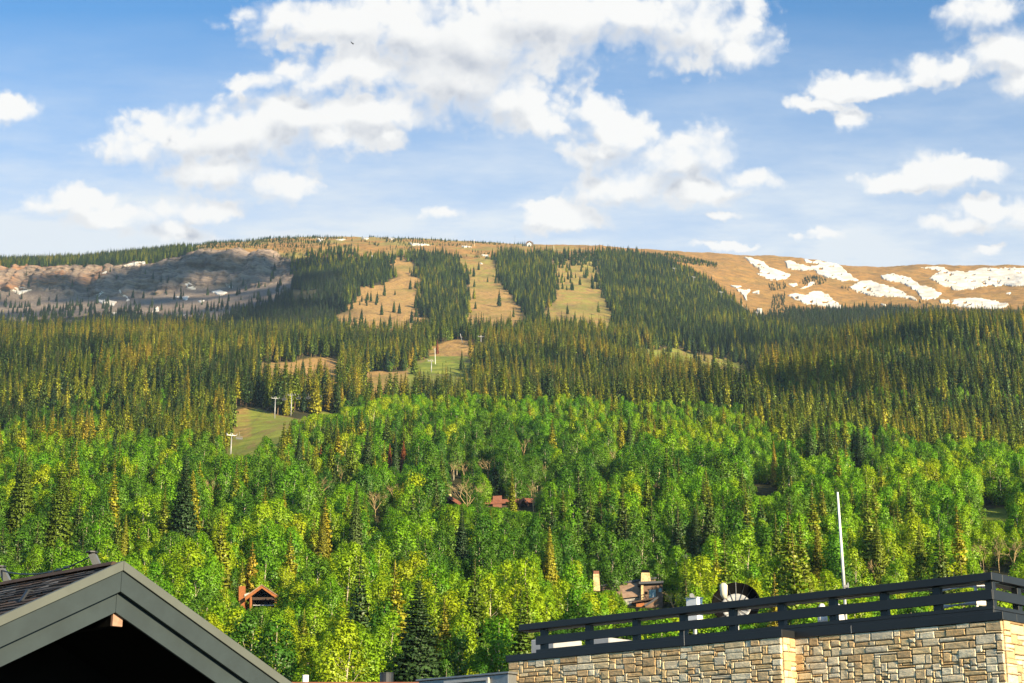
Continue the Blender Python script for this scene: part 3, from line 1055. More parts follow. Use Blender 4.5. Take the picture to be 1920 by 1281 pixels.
def add_proto(kind, shape, hue, h, rad, crown, trunk, crown_mat, bark, own=None):
    V, F, T = crown
    tv, tf = trunk
    nr = crown_normals(V, kind, rad, shape)
    if own is not None:
        nr = unit(nr * .9 + own * .75)
    cm = tinted(kind + '_crown', V, F, crown_mat, T, nrm=nr)
    tm = np_mesh(kind + '_trunk', tv, tf, bark, smooth=True)
    av, af = join((V, F), (tv, tf))
    tn = unit(tv * np.array([1, 1, 0]) + np.array([1e-4, 0, 0]))
    both = tinted(kind, av, af, [crown_mat, bark], np.concatenate([T, np.ones(len(tf))]), np.concatenate([np.zeros(len(F), int), np.ones(len(tf), int)]), nrm=np.concatenate([nr, tn]))
    PROTO[(kind, shape, hue)] = dict(crown=cm, trunk=tm, both=both, h=h, r=rad)


for si, (h, rad, base, rings, per, droop, rag) in enumerate([
        (17, 2.5, .04, 40, 12, .45, .30), (19, 2.2, .08, 44, 12, .55, .36), (15, 2.3, .03, 36, 12, .42, .26),     # spruce and fir spires
        (18, 2.0, .20, 34, 10, .35, .48), (16, 1.9, .26, 28, 10, .30, .50), (20, 2.0, .14, 38, 10, .45, .45),
        (18, 2.9, .03, 64, 20, .55, .34), (20, 2.7, .10, 68, 19, .60, .42)]):       # fuller trees for the ones that stand out        # thin pines with bare lower stems
    rng = np.random.default_rng(100 + si)
    cr = conifer_arrays(rng, h, rad, base, rings, per, droop, rag, seg=3 if si > 5 else 2, side=7 if si > 5 else 2, fat=.55 if si > 5 else 1.0)
    tv, tf, _ = trunk_arrays(rng, h, .15 if si < 3 else .14, .008)
    for hue in ('dark green', 'olive', 'brownish', 'blue green'):
        add_proto('conifer', si, hue, h, rad, cr, (tv, tf), CONIFER_HUES[hue], MATS['conifer_bark'])
    if si in (0, 3, 6):
        add_proto('conifer', si, 'rust red', h, rad, cr, (tv, tf), CONIFER_HUES['rust red'], MATS['conifer_bark'])
for si, (h, rad, base, clumps, leaves, size) in enumerate([
        (12, 3.6, .14, 26, 260, .195), (12.5, 3.0, .20, 26, 240, .19), (10, 3.9, .10, 26, 270, .20), (13, 3.3, .34, 24, 240, .195), (9, 3.0, .06, 22, 240, .19)]):
    rng = np.random.default_rng(300 + si)
    V, F, T, cents, NN = aspen_arrays(rng, h, rad, base, clumps, leaves, size)
    tv, tf, bend = trunk_arrays(rng, h, .15, .03, top=.92)
    lv, lf = limbs_arrays(rng, [c for c in cents if c[2] < .85 * h][::2], h, bend, .055)
    for hue, mt in ASPEN_HUES.items():
        add_proto('aspen', si, hue, h, rad, (V, F, T), join((tv, tf), (lv, lf)), mt, MATS['aspen_bark'], NN)


def bare_arrays(rng, h, spread, n_main, r):
    """a leafless crown: stems that fork again and again"""
    segs = []

    def grow(p, d, L, rad, lev):
        d = d / np.linalg.norm(d)
        q = p + d * L
        segs.append((p, q, rad, rad * .62))
        if lev == 0:
            return
        for _ in range(3 if lev > 1 else 2):
            e = d + rng.normal(0, .42, 3) + np.array([0, 0, .12])
            grow(p + d * L * rng.uniform(.55, 1.0), e, L * rng.uniform(.55, .78), rad * .6, lev - 1)
    for k in range(n_main):
        a = 6.28 * k / n_main + rng.uniform(-.4, .4)
        d = np.array([spread * math.cos(a), spread * math.sin(a), 1.0])
        grow(np.array([.1 * math.cos(a), .1 * math.sin(a), h * .30]), d, h * .26, r * .7, 4)
    segs.append((np.array([0, 0, -1.]), np.array([0, 0, h * .32]), r * 1.1, r * .85))
    V, F = [], []
    for p, q, r0, r1 in segs:
        d = (q - p) / np.linalg.norm(q - p)
        a = np.cross(d, [0.31, .2, .93] if abs(d[2]) < .9 else [1., 0, 0])
        a /= np.linalg.norm(a)
        b = np.cross(d, a)
        n = len(V)
        for c, rr in ((p, r0), (q, r1)):
            for k in range(3):
                V.append(c + (a * math.cos(2.09 * k) + b * math.sin(2.09 * k)) * rr)
        for k in range(3):
            F.append((n + k, n + (k + 1) % 3, n + 3 + (k + 1) % 3, n + 3 + k))
    return np.array(V), np.array(F)


BARE = [np_mesh('bare_aspen', *bare_arrays(np.random.default_rng(500 + k), 10, s, n, .11), MATS['bare_wood']) for k, (s, n) in enumerate([(.30, 3), (.55, 4), (.20, 2)])]

# ------------------------------------------------------------------ where things must stay in sight: x0, y0, x1, y1 of the view, distance
KEEP = [(462, 1096, 520, 1136, 285), (448, 1098, 457, 1116, 285), (1110, 1068, 1126, 1098, 300), (1126, 1078, 1206, 1106, 300), (1200, 1068, 1242, 1140, 300), (1186, 1112, 1206, 1140, 300),
        (834, 928, 852, 944, 470), (928, 934, 938, 950, 470), (974, 936, 990, 958, 470), (1418, 908, 1440, 928, 560), (1840, 950, 1880, 974, 520),
        (425, 810, 466, 850, 720), (506, 742, 530, 786, 900), (534, 738, 560, 784, 900), (556, 745, 628, 775, 930), (620, 728, 640, 752, 930),
        (806, 672, 820, 692, 1400), (846, 650, 858, 684, 1400), (634, 728, 676, 762, 905), (898, 628, 906, 640, 1500), (860, 648, 872, 664, 1400)]
# trees that the photograph singles out: top x, top y, height, shape, hue, scale of width, label
NOTED = [
    (785, 1084, 15, 6, 'dark green', 1.40, 'broad dark spruce with spreading boughs, bottom centre between the two near roofs'),
    (118, 866, 23, 7, 'olive', 1.24, 'tall olive conifer, second big conifer from the left edge'),
    (48, 846, 22, 6, 'olive', 1.08, 'tall golden conifer standing closest to the left edge'),
    (350, 852, 24, 7, 'dark green', 1.16, 'very tall dark conifer rising left of centre above the grey gable'),
    (362, 880, 19, 6, 'olive', 1.04, 'olive spruce leaning against the very tall dark conifer'),
    (237, 963, 12, 6, 'olive', 0.76, 'slim conical spruce just behind the peak of the grey gable'),
    (607, 960, 13, 7, 'brownish', 1.08, 'golden brown conifer directly above the timber cabin'),
    (669, 902, 19, 7, 'dark green', 0.88, 'dark narrow spruce standing in the shaded hollow'),
    (866, 958, 14, 6, 'dark green', 1.04, 'bushy dark spruce right below the red roofed house'),
    (1303, 952, 13, 6, 'dark green', 0.96, 'dark spruce amid bright aspens above the satellite dish'),
    (1030, 985, 14, 7, 'olive', 0.96, 'olive spruce left of the stone lodge'),
    (1642, 968, 15, 6, 'olive', 0.96, 'pointed olive spruce immediately right of the white mast'),
    (1722, 980, 14, 6, 'olive', 0.88, 'olive spruce halfway between the white mast and the parapet corner'),
    (1530, 985, 13, 7, 'brownish', 1.12, 'brownish conifer a little left of the white mast'),
    (1180, 780, 15, 6, 'dark green', 0.88, 'dark spruce poking out of the crest of the aspen knoll'),
    (1608, 792, 22, 7, 'dark green', 1.04, 'tall dark spruce on the right slope above the bright aspens'),
    (1450, 826, 16, 7, 'brownish', 0.80, 'rusty tipped conifer above the small grey chimney'),
    (757, 826, 11, 6, 'rust red', 0.88, 'larger rust red dead conifer beside the dark spruces in the middle wood'),
    (731, 830, 10, 6, 'rust red', 0.72, 'smaller rust red dead conifer, left of its larger dead neighbour'),
    (602, 832, 8, 6, 'rust red', 0.72, 'short orange dead conifer below the lift clearing'),
    (1636, 812, 9, 6, 'rust red', 0.72, 'dead red conifer on the right slope behind the white mast'),
    (820, 636, 14, 6, 'rust red', 0.72, 'reddish snag at the edge of the upper meadow'),
    (562, 802, 17, 7, 'dark green', 0.92, 'darkest tall spruce below the lift clearing'),
    (690, 806, 17, 6, 'dark green', 1.04, 'wide dark spruce left of the dead red pair'),
    (742, 806, 17, 7, 'dark green', 0.80, 'dark spruce standing between the two dead red conifers'),
    (739, 563, 15, 6, 'dark green', 1.04, 'left spruce of the lone dark pair on the golden clearing'),
    (749, 567, 14, 6, 'dark green', 0.96, 'right spruce of the lone dark pair on the golden clearing'),
    (866, 655, 17, 7, 'dark green', 0.80, 'single dark spruce standing in the upper meadow'),
]
BARE_AT = [
    (877, 890, 12, 1, 1.35, 'large bare golden tree fanning out before the red roof'), (705, 912, 9, 1, 1.2, 'bare pale tree in the dark middle grove, left of the red roof'),
    (640, 866, 8, 2, 1.1, 'bare forked tree below the dead red conifers'), (742, 900, 8, 1, 1.1, 'bare twisted tree at the centre left of the middle grove'),
    (602, 888, 9, 1, 1.3, 'wide bare crown above the shaded hollow'), (848, 860, 8, 2, 1.2, 'bare pale clump standing left of its bare twin'), (870, 858, 8, 0, 1.1, 'bare pale clump standing right of its bare twin'),
    (915, 852, 9, 0, 1.1, 'bare tall tree above the house gable'), (874, 826, 8, 2, 1.1, 'bare grey tree under the crest of the aspen knoll'),
    (982, 818, 9, 0, 1.2, 'bare pinkish tree near the crest of the knoll'), (1022, 866, 8, 2, 1.1, 'bare golden tree on the knoll, right of the red roofed house'),
    (1231, 893, 9, 0, 1.1, 'bare golden tree with a long clean stem, right of centre'), (1000, 896, 11, 0, 1.0, 'bare double stemmed tree at the right end of the house'),
    (1147, 838, 8, 1, 1.1, 'bare yellowish tree high on the knoll, right of centre'), (1132, 866, 7, 2, 1.1, 'bare orange tinged snag just below the yellowish bare tree'),
    (400, 886, 11, 1, 1.2, 'bare branching tree above the peak of the grey gable'), (284, 868, 9, 2, 1.5, 'bare pale cluster below the left pine wood'),
    (1265, 1098, 6, 1, 1.3, 'small bare yellow tree beside the stone lodge'), (1840, 1008, 7, 0, 1.2, 'bare whitish tree at the right edge above the parapet corner'),
    (1868, 1000, 8, 2, 1.2, 'bare whitish tree second from the right edge'), (1896, 1004, 8, 0, 1.2, 'bare whitish tree closest to the right edge'), (1640, 1040, 8, 2, 1.0, 'bare grey stem right of the white mast'),
]

# ------------------------------------------------------------------ scatter the woods
ASPEN = [(-900, 918), (0, 916), (60, 906), (130, 896), (200, 858), (300, 872), (380, 922), (450, 918), (520, 880), (570, 822), (640, 784), (720, 772), (850, 778), (950, 788), (1060, 786), (1200, 788), (1380, 788), (1430, 840), (1500, 895), (1560, 935), (1640, 950), (1760, 955), (1920, 972), (2800, 980), (2800, 2500), (-900, 2500)]
MIXED = [([(500, 850), (560, 836), (700, 846), (830, 868), (830, 905), (700, 905), (500, 905)], .42), ([(-50, 860), (470, 860), (470, 1010), (-50, 1010)], .17), ([(640, 985), (760, 975), (760, 1075), (640, 1075)], .5),
         ([(1150, 800), (1930, 840), (1930, 960), (1560, 930), (1300, 880)], .20), ([(1000, 1000), (1130, 1000), (1130, 1090), (1000, 1090)], .3), ([(1480, 1030), (1760, 1030), (1760, 1110), (1480, 1110)], .2)]
BOWL = [(-900, 596), (200, 575), (330, 590), (420, 600), (470, 590), (560, 540), (620, 530), (640, 600), (560, 640), (430, 655), (-900, 660)]


def jitter_grid(s, d0, d1, seed):
    rng = np.random.default_rng(seed)
    X, Y = np.meshgrid(np.arange(-1250, 1250, s), np.arange(d0, d1, s))
    X = X + rng.uniform(-.46, .46, X.shape) * s
    Y = Y + rng.uniform(-.46, .46, X.shape) * s
    k = np.abs(X / Y) < .345
    return X[k], Y[k]


rng = np.random.default_rng(7)
cand = []
for s, d0, d1, seed in ((5.0, 176, 470, 1), (5.4, 470, 900, 2), (5.6, 900, 1600, 3), (5.9, 1600, 3040, 4)):
    X, Y = jitter_grid(s, d0, d1, seed)
    cand.append(np.stack([X, Y], 1))
XY = np.concatenate(cand)
P = ground_xy(XY[:, 0], XY[:, 1])
tx, ty = project(P)
D = P[:, 1]
er = np.where(D > 1600, 1.0, np.where(D > 900, .55, .35)) * (P[:, 1] / FPX)
wob = (fbm(P[:, 0] / 30, P[:, 1] / 60, 141, 3) - .5)
lx = XY[:, 0] + er * (rng.normal(0, 4.5, len(D)) + 34 * wob)
ly = XY[:, 1] + er * (rng.normal(0, 16, len(D)) + 60 * wob)
fi = np.interp(ly, Dg, np.arange(ND)).round().astype(int)
fj = np.clip(np.round(col_of(lx / ly)).astype(int), 0, NU - 1)
c_clear, c_alp, c_rock, c_tal = clear[fi, fj], alp[fi, fj], rock[fi, fj], talus[fi, fj]
keep = ~(c_clear | c_alp | c_rock | c_tal)
U = rng.uniform(0, 1, len(D))
# scattered trees on open ground
gl = inside(CLEARS['glade'], tx, ty) & (D > 1600)
clus = fbm(P[:, 0] / 45, P[:, 1] / 60, 88, 3)
keep |= gl & (ty < 545) & (U < np.where(ty < 500, .34, .055))
keep |= c_clear & (D > 1600) & (clus > .66) & (U < .30) & (tx < 800)
keep |= c_clear & (D > 1600) & (U < .008)
keep |= c_clear & (D > 1000) & (D < 1600) & (U < .010)
keep |= c_alp & (tx > 300) & (tx < 1000) & (clus > .57) & (U < .35) & (D < 3000)
keep |= c_alp & (tx <= 345) & (ty < 500) & (D < 2760) & (U < np.where(clus > .5, .38, .12))
keep |= c_alp & (tx > 335) & (tx < 620) & (D < 2800) & (clus > .44) & (U < .5)
keep |= c_alp & (tx > 1200) & (tx < 1345) & inside([(1210, 476), (1262, 478), (1350, 497), (1342, 503), (1262, 492), (1225, 490)], tx, ty)
isl = inside(Z(*SR, [(655, 335), (700, 300), (790, 305), (825, 335), (770, 345), (680, 350)]), tx, ty) | inside(Z(*SR, [(480, 345), (590, 330), (590, 365), (490, 380)]), tx, ty) | inside(Z(*SR, [(880, 350), (955, 370), (950, 386), (890, 362)]), tx, ty)
isl |= inside(Z(*SR, [(1330, 440), (1470, 470), (1560, 480), (1570, 495), (1460, 492), (1330, 455)]), tx, ty) | inside(Z(*SR, [(510, 410), (580, 400), (570, 470), (900, 490), (900, 540), (480, 540)]), tx, ty)
keep |= c_alp & isl & (U < .75)
keep |= c_tal & (U < np.where(ty > 575, .12, .018))
keep |= c_rock & (U < .012) & (ty > 505)
keep &= ~((D > 2560) & (tx > 1150) & ~c_alp & (ty < 470))
bowl = inside(BOWL, tx, ty) & (D > 1650)
keep &= ~(bowl & (clus < .40))
XY, P, tx, ty, D, U, clus = XY[keep], P[keep], tx[keep], ty[keep], D[keep], U[keep], clus[keep]
c_alp, bowl = c_alp[keep], bowl[keep]
big = fbm(P[:, 0] / 70, P[:, 1] / 90, 91, 3)
mixn = fbm(P[:, 0] / 22, P[:, 1] / 30, 97, 3)
in_aspen = inside(ASPEN, tx + (mixn - .5) * 60, ty + (mixn - .5) * 26) & (D < 960)
rs = (tx > 1430) & (ty > 640) & ~in_aspen & (D < 1250)
la = (tx < 440) & (ty > 690) & ~in_aspen & (D < 1150)
U2 = rng.uniform(0, 1, len(D))
share = np.where(mixn > .62, .30, .042)
for pl, pr_ in MIXED:
    share = np.where(inside(pl, tx, ty), np.maximum(share, pr_ * (.4 + 1.2 * mixn)), share)
is_aspen = np.where(in_aspen, U2 > share, np.where(rs, (big > .50) & (U2 < .45 + .6 * np.clip((ty - 700) / 180, 0, 1)) | (U2 < .06), np.where(la, (big > .56) & (U2 < .8), (U2 < .012) & (D < 1400))))
# heights in metres
H = np.where(is_aspen, .52 + .78 * rng.beta(2.2, 1.8, len(D)), rng.uniform(.60, 1.22, len(D)))
H = H * np.where(is_aspen, np.interp(D, [200, 300, 460, 620, 850], [.74, .86, 1.02, .95, .84]), np.where(in_aspen, .9, 1.0))
H = np.where(~is_aspen & (D > 2000), H * .84, H)
H = np.where(~is_aspen & (D > 800) & (D < 1650), H * np.interp(D, [850, 1200, 1650], [1.32, 1.22, 1.08]), H)
H = H * (.80 + .42 * fbm(P[:, 0] / 24, P[:, 1] / 34, 111, 3))
H = np.where(c_alp, H * np.where(tx > 1100, .45, np.where(tx < 345, .72, .40)), H)
shape = np.where(is_aspen, rng.integers(0, 5, len(D)), 0)
sp = rng.integers(0, 3, len(D))
pn = rng.integers(3, 6, len(D))
pine = (U2 < .55) & (D > 900) & (D < 1600) | (U2 < .22) & (D > 900)
shape = np.where(is_aspen, shape, np.where(pine & ~bowl, pn, sp))
hue_n = fbm(P[:, 0] / 60, P[:, 1] / 80, 101, 3) + rng.normal(0, .13, len(D))
ASP = ['yellow green', 'fresh green', 'deep green']
CON = ['dark green', 'olive', 'brownish', 'blue green']
front = D < 300
hue = np.where(is_aspen, np.where(hue_n > np.where(front, .575, .67), 0, np.where(hue_n > .46, 1, 2)), 0)
brown_lean = np.where((D > 950) & (D < 1520), .64, .78)
hc = np.where(hue_n > brown_lean, 2, np.where(hue_n > .40, 1, 0))
hc = np.where((D > 1600) & (hc == 1) & (U < .55), 0, hc)
hc = np.where((D > 1600) & (hc == 2) & (U < .75), 1, hc)
hc = np.where(bowl | ((D > 1700) & (tx < 640) & (ty > 520)) | ((D > 1900) & (tx > 1430)), np.where(U < .7, 3, 0), hc)  # bowl and far right trees coloured bluer to suggest haze and shade
hue = np.where(is_aspen, hue, hc)
PH = np.array([PROTO[('aspen', k, 'fresh green')]['h'] for k in range(5)] + [PROTO[('conifer', k, 'olive')]['h'] for k in range(6)])
PR = np.array([PROTO[('aspen', k, 'fresh green')]['r'] for k in range(5)] + [PROTO[('conifer', k, 'olive')]['r'] for k in range(6)])
pi_ = np.where(is_aspen, shape, 5 + shape)
hm, rm = PH[pi_] * H, PR[pi_] * H
wid = rng.uniform(.88, 1.15, len(D))
topx, topy = project(P + np.stack([0 * hm, 0 * hm, hm], 1))
rpx = rm * wid * FPX / D
ok = np.ones(len(D), bool)
for x0, y0, x1, y1, kd in KEEP:
    hit = (D < kd + 4) & (topx + rpx * .8 > x0) & (topx - rpx * .8 < x1) & (topy < y1) & (ty > y0)
    fit = np.where(hit, np.clip((ty - y1) / np.maximum(ty - topy, .1), 0, 1), 1)
    ok &= ~(hit & (fit < .34))
    low = np.where(hit, np.maximum(fit * .97, .1), 1)
    H, hm, rm = H * low, hm * low, rm * np.sqrt(low)
    wid = wid / np.sqrt(low)
    topy = ty - (ty - topy) * low
noted_feet = [(below_top(a[0], a[1], a[2]), a) for a in NOTED]
bare_feet = [(below_top(a[0], a[1], a[2]), a) for a in BARE_AT]
for f, a in noted_feet + bare_feet:
    ok &= (np.hypot(P[:, 0] - f.x, P[:, 1] - f.y) > 2.2)
    ok &= ~((D < f.y + 2) & (np.abs(topx - a[0]) < rpx * .55 + .09 * a[2] * FPX / f.y) & (topy < a[1] + .62 * a[2] * FPX / f.y) & (ty > a[1]))
# the broad spruce in front stays clear of aspens
ok &= ~((D < 232) & (np.abs(tx - 785) < 45) & (topy < 1215))
sel = np.nonzero(ok)[0]
rot = rng.uniform(0, 6.28, len(D))

# which of them show: a coarse count of the points each one covers, near ones first
BW, BH = 960, 660
buf = np.zeros((BH, BW), bool)
seen = np.zeros(len(D), int)
for k in sel[np.argsort(D[sel])]:
    a, b = topy[k] / 2, (ty[k] - .12 * (ty[k] - topy[k])) / 2
    xm, r2 = topx[k] / 2, max(.5, rpx[k] * .4)
    y0, y1, x0, x1 = int(max(a, 0)), int(min(b + 1, BH)), int(max(xm - r2, 0)), int(min(xm + r2 + 1, BW))
    if y1 <= y0 or x1 <= x0:
        continue
    s = buf[y0:y1, x0:x1]
    # nothing shows behind the two near roofs
    seen[k] = s.size - s.sum()
    s[:] = True
roofs = inside([(0, 1160), (230, 1052), (540, 1281), (0, 1281)], tx, topy + .35 * (ty - topy)) | inside([(960, 1250), (975, 1168), (1870, 1073), (1925, 1085), (1925, 1300), (960, 1300)], tx, topy + .3 * (ty - topy))
inframe = (topx > 5) & (topx < 1915) & (topy < 1255)


def chosen(mask, n):
    c = sel[mask[sel] & inframe[sel] & ~roofs[sel]]
    return c[np.argsort(-seen[c])][:n]


solo_a = chosen(is_aspen, 298)
solo_c = chosen(~is_aspen, 270)
solo = np.zeros(len(D), bool)
solo[solo_a] = True
solo[solo_c] = True


def zone_of(x, y):
    if y > 1150:
        return 'low between the grey gable and stone parapet' if x < 960 else 'low behind the stone parapet'
    if y > 1010:
        if x < 300:
            return 'behind the grey gable roof'
        if x < 560:
            return 'around the timber cabin'
        if x < 960:
            return 'in the bright bottom centre grove'
        if x < 1260:
            return 'around the stone lodge'
        return 'above the satellite dish' if x < 1560 else 'around the white mast'
    if y > 900:
        if x < 420:
            return 'on the slope above the grey gable'
        if x < 800:
            return 'around the shaded hollow'
        if x < 1060:
            return 'around the red roofed house'
        return 'right of the red roofed house' if x < 1450 else 'on the slope above the parapet corner'
    if x < 460:
        return 'at the foot of the left pine wood'
    if x < 1000:
        return 'on the knoll below the lift clearing'
    return 'on the knoll right of centre' if x < 1430 else 'on the upper right slope'


SIZE = lambda h, lo, hi: 'small' if h < lo else ('tall' if h > hi else 'mid sized')
SHAPE_A = ['full crowned', 'slender', 'rounded', 'long stemmed', 'bushy']
SHAPE_C = ['dense', 'ragged', 'conical', 'thin', 'sparse', 'narrow', 'full', 'full']


def plant(kind, sh, hu, p, h_scale, w_scale, rz, label, group):
    pr = PROTO[(kind, sh, hu)]
    name = 'aspen_tree' if kind == 'aspen' else 'conifer_tree'
    e = empty(name, p, label, 'tree', group, rz)
    e.scale = (w_scale, w_scale, h_scale)
    for part in ('trunk', 'crown'):
        o = bpy.data.objects.new(part, pr[part])
        COL.objects.link(o)
        o.parent = e
    return e


for k in list(solo_a) + list(solo_c):
    a = bool(is_aspen[k])
    hu = (ASP if a else CON)[hue[k]]
    sz = SIZE(hm[k], 10.5, 13.0) if a else SIZE(hm[k], 13.0, 17.5)
    zn = zone_of(topx[k], (topy[k] * .6 + ty[k] * .4))
    lab = '%s %s %s %s %s' % (sz, (SHAPE_A if a else SHAPE_C)[shape[k]], hu, 'aspen' if a else 'conifer', zn)
    plant('aspen' if a else 'conifer', int(shape[k]), hu, P[k], H[k], H[k] * wid[k], rot[k], lab, ('aspens ' if a else 'conifers ') + zn)
for i, (f, a) in enumerate(noted_feet):
    pr = PROTO[('conifer', a[3], a[4])]
    s = a[2] / pr['h']
    plant('conifer', a[3], a[4], f, s, s * a[5], i * 1.3, a[6], None)
for i, (f, a) in enumerate(bare_feet):
    o = bpy.data.objects.new('bare_tree', BARE[a[3]])
    COL.objects.link(o)
    o.location, o.rotation_euler = f, (0, 0, 1.7 * i)
    o.scale = (a[2] / 10 * a[4], a[2] / 10 * a[4], a[2] / 10)
    tag(o, a[5], 'bare tree', 'leafless trees among the aspens')

# the rest of the woods: one object a kind, each tree an instance
TREE_NODES = None


def wood(name, keys, ids, proto_index, label, cat):
    src = bpy.data.collections.new(name + '_kinds')
    for i, key in enumerate(keys):
        o = bpy.data.objects.new('tree_kind_%s' % chr(97 + i), PROTO[key]['both'])
        src.objects.link(o)
    n = len(ids)
    me = bpy.data.meshes.new(name)
    me.vertices.add(n)
    me.vertices.foreach_set('co', P[ids].astype(np.float32).ravel())
    for nm, typ, fld, data in (('kind', 'INT', 'value', proto_index.astype(np.int32)), ('turn', 'FLOAT_VECTOR', 'vector', np.stack([rng.normal(0, .02, n), rng.normal(0, .02, n), rot[ids]], 1).astype(np.float32).ravel()),
                               ('size', 'FLOAT_VECTOR', 'vector', np.stack([H[ids] * wid[ids], H[ids] * wid[ids], H[ids]], 1).astype(np.float32).ravel())):
        at_ = me.attributes.new(nm, typ, 'POINT')
        at_.data.foreach_set(fld, data)
    o = link(name, me)
    ng = bpy.data.node_groups.new(name + '_nodes', 'GeometryNodeTree')
    ng.interface.new_socket('Geometry', in_out='INPUT', socket_type='NodeSocketGeometry')
    ng.interface.new_socket('Geometry', in_out='OUTPUT', socket_type='NodeSocketGeometry')
    gi, go = ng.nodes.new('NodeGroupInput'), ng.nodes.new('NodeGroupOutput')
    ip = ng.nodes.new('GeometryNodeInstanceOnPoints')
    ci = ng.nodes.new('GeometryNodeCollectionInfo')
    ci.inputs['Collection'].default_value = src
    ci.inputs['Separate Children'].default_value = True
    ci.inputs['Reset Children'].default_value = True

    def attr(nm, typ):
        a = ng.nodes.new('GeometryNodeInputNamedAttribute')
        a.data_type = typ
        a.inputs['Name'].default_value = nm
        return a.outputs['Attribute']
    L = ng.links.new
    L(gi.outputs[0], ip.inputs['Points'])
    L(ci.outputs[0], ip.inputs['Instance'])
    ip.inputs['Pick Instance'].default_value = True
    L(attr('kind', 'INT'), ip.inputs['Instance Index'])
    L(attr('turn', 'FLOAT_VECTOR'), ip.inputs['Rotation'])
    L(attr('size', 'FLOAT_VECTOR'), ip.inputs['Scale'])
    L(ip.outputs[0], go.inputs[0])
    md = o.modifiers.new('trees', 'NODES')
    md.node_group = ng
    return tag(o, label, cat, None, 'stuff')


rest = sel[~solo[sel] & (topx[sel] + rpx[sel] > -60) & (topx[sel] - rpx[sel] < 1980)]
ra, rc = rest[is_aspen[rest]], rest[~is_aspen[rest]]
ak = [('aspen', s, h) for s in range(5) for h in ASP]
ck = [('conifer', s, h) for s in range(6) for h in CON]
wood('aspen_forest', ak, ra, shape[ra] * 3 + hue[ra], 'green aspen wood covering the lower hillside', 'forest')
wood('conifer_forest', ck, rc, shape[rc] * 4 + hue[rc], 'dark conifer forest covering the mountain between the ski runs', 'forest')
print('TREES', len(ra), len(rc), len(solo_a), len(solo_c))

# ------------------------------------------------------------------ the near buildings
AZ = R(46.5)
WD = Vector((-math.sin(AZ), math.cos(AZ), 0))      # along the front walls, running away to the left
RD = Vector((math.cos(AZ), math.sin(AZ), 0))       # square to it, running away to the right
UP = Vector((0, 0, 1))
CAMP = Vector((0, 0, CAMZ))


def onplane(px, py, p0, n):
    d = at(px, py, 1.0) - CAMP
    return CAMP + d * ((p0 - CAMP).dot(n) / d.dot(n))


def pxx(p):
    a = project(np.array([p.x, p.y, p.z]))
    return float(a[0]), float(a[1])


def t_at(px, o, d, lo, hi):
    """how far along a line its view crosses a column of the picture"""
    flo = pxx(o + d * lo)[0] - px
    for _ in range(50):
        m = (lo + hi) / 2
        if (pxx(o + d * m)[0] - px) * flo > 0:
            lo = m
        else:
            hi = m
    return (lo + hi) / 2


plain('navy_metal', (.009, .011, .013), .5, vary=.12, scale=3, spec=.5)
plain('pale_metal', (.38, .38, .38), .45, vary=.08, scale=5)
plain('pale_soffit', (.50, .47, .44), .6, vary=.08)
plain('grey_rake_board', (.028, .042, .048), .7, vary=.14, scale=2.2, spec=.3, bumps=.15)
plain('toplit_rake_cap', (.088, .100, .090), .6, vary=.10, scale=2.0, spec=.35)  # lighter than the boards, standing in for light from above
plain('shade_and_black', (.006, .006, .006), .9, vary=.1, spec=.05)  # black in place of deep shade under roofs; also dark caps and panes
plain('beam_end', (.34, .20, .14), .8, vary=.2, scale=12)
plain('shingle', (1, 1, 1), .9, vary=.25, scale=9, spec=.15, tint=True, bumps=.4)
plain('roof_deck', (.16, .155, .15), .9, vary=.2, scale=1.5)
plain('mortar', (.30, .225, .15), .95, vary=.25, scale=8, spec=.1)
plain('grey_steel', (.22, .235, .25), .45, .6, vary=.12)
plain('dark_steel', (.03, .034, .04), .4, .3, vary=.15)
plain('white_paint', (.78, .77, .74), .5, vary=.06)
plain('cream_plastic', (.62, .56, .42), .5, vary=.1)
plain('black_mesh', (.0045, .0045, .005), .8, vary=.2, spec=.06)
plain('galvanised', (.34, .34, .34), .45, .3, vary=.12)
plain('brown_metal', (.19, .07, .04), .6, vary=.2)
plain('orange_timber', (.30, .105, .03), .75, vary=.25, scale=4)
plain('dark_timber', (.055, .035, .025), .8, vary=.25, scale=3)
plain('brown_siding', (.16, .10, .07), .8, vary=.25, scale=2)
plain('red_shingle', (.20, .075, .045), .85, vary=.3, scale=1.2)
plain('brown_shingle', (.26, .175, .125), .9, vary=.35, scale=1.0)
plain('chimney_stone', (.50, .38, .20), .9, vary=.4, scale=3)
plain('grey_stone', (.30, .29, .28), .9, vary=.3, scale=2)
plain('dark_slate', (.045, .05, .065), .6, vary=.2)
plain('window_glass', (.05, .09, .085), .08, vary=.3, scale=1, spec=.8)
plain('pale_glass', (.50, .55, .55), .15, vary=.2, scale=1, spec=.8)


def stone_mat(t):
    pos = t.n('NewGeometry')
    tint = t.n('Attribute', attribute_name='tint')
    n1 = t.noise(pos, 3.5, 6, .65)
    n2 = t.noise(t.vm('MULTIPLY', pos, (6, 6, 22)), 1.0, 6, .65)
    n3 = t.noise(pos, 1.4, 5, .6)
    c = t.mix(1.0, tint, t.mix(t.ramp(n2, .25, .75), (.80, .79, .77), (1.16, 1.14, 1.10)), 'MULTIPLY')
    c = t.mix(t.m('MULTIPLY', t.ramp(n1, .56, .74), .55), c, (.40, .24, .09))
    c = t.mix(t.m('MULTIPLY', t.ramp(n3, .58, .72), .35), c, (.30, .26, .21))
    h = t.m('ADD', t.m('MULTIPLY', n1, .8), n2)
    return bsdf(t, c, .9, 0, bump(t, h, .022, .9), .15)


material('cut_stone', stone_mat)


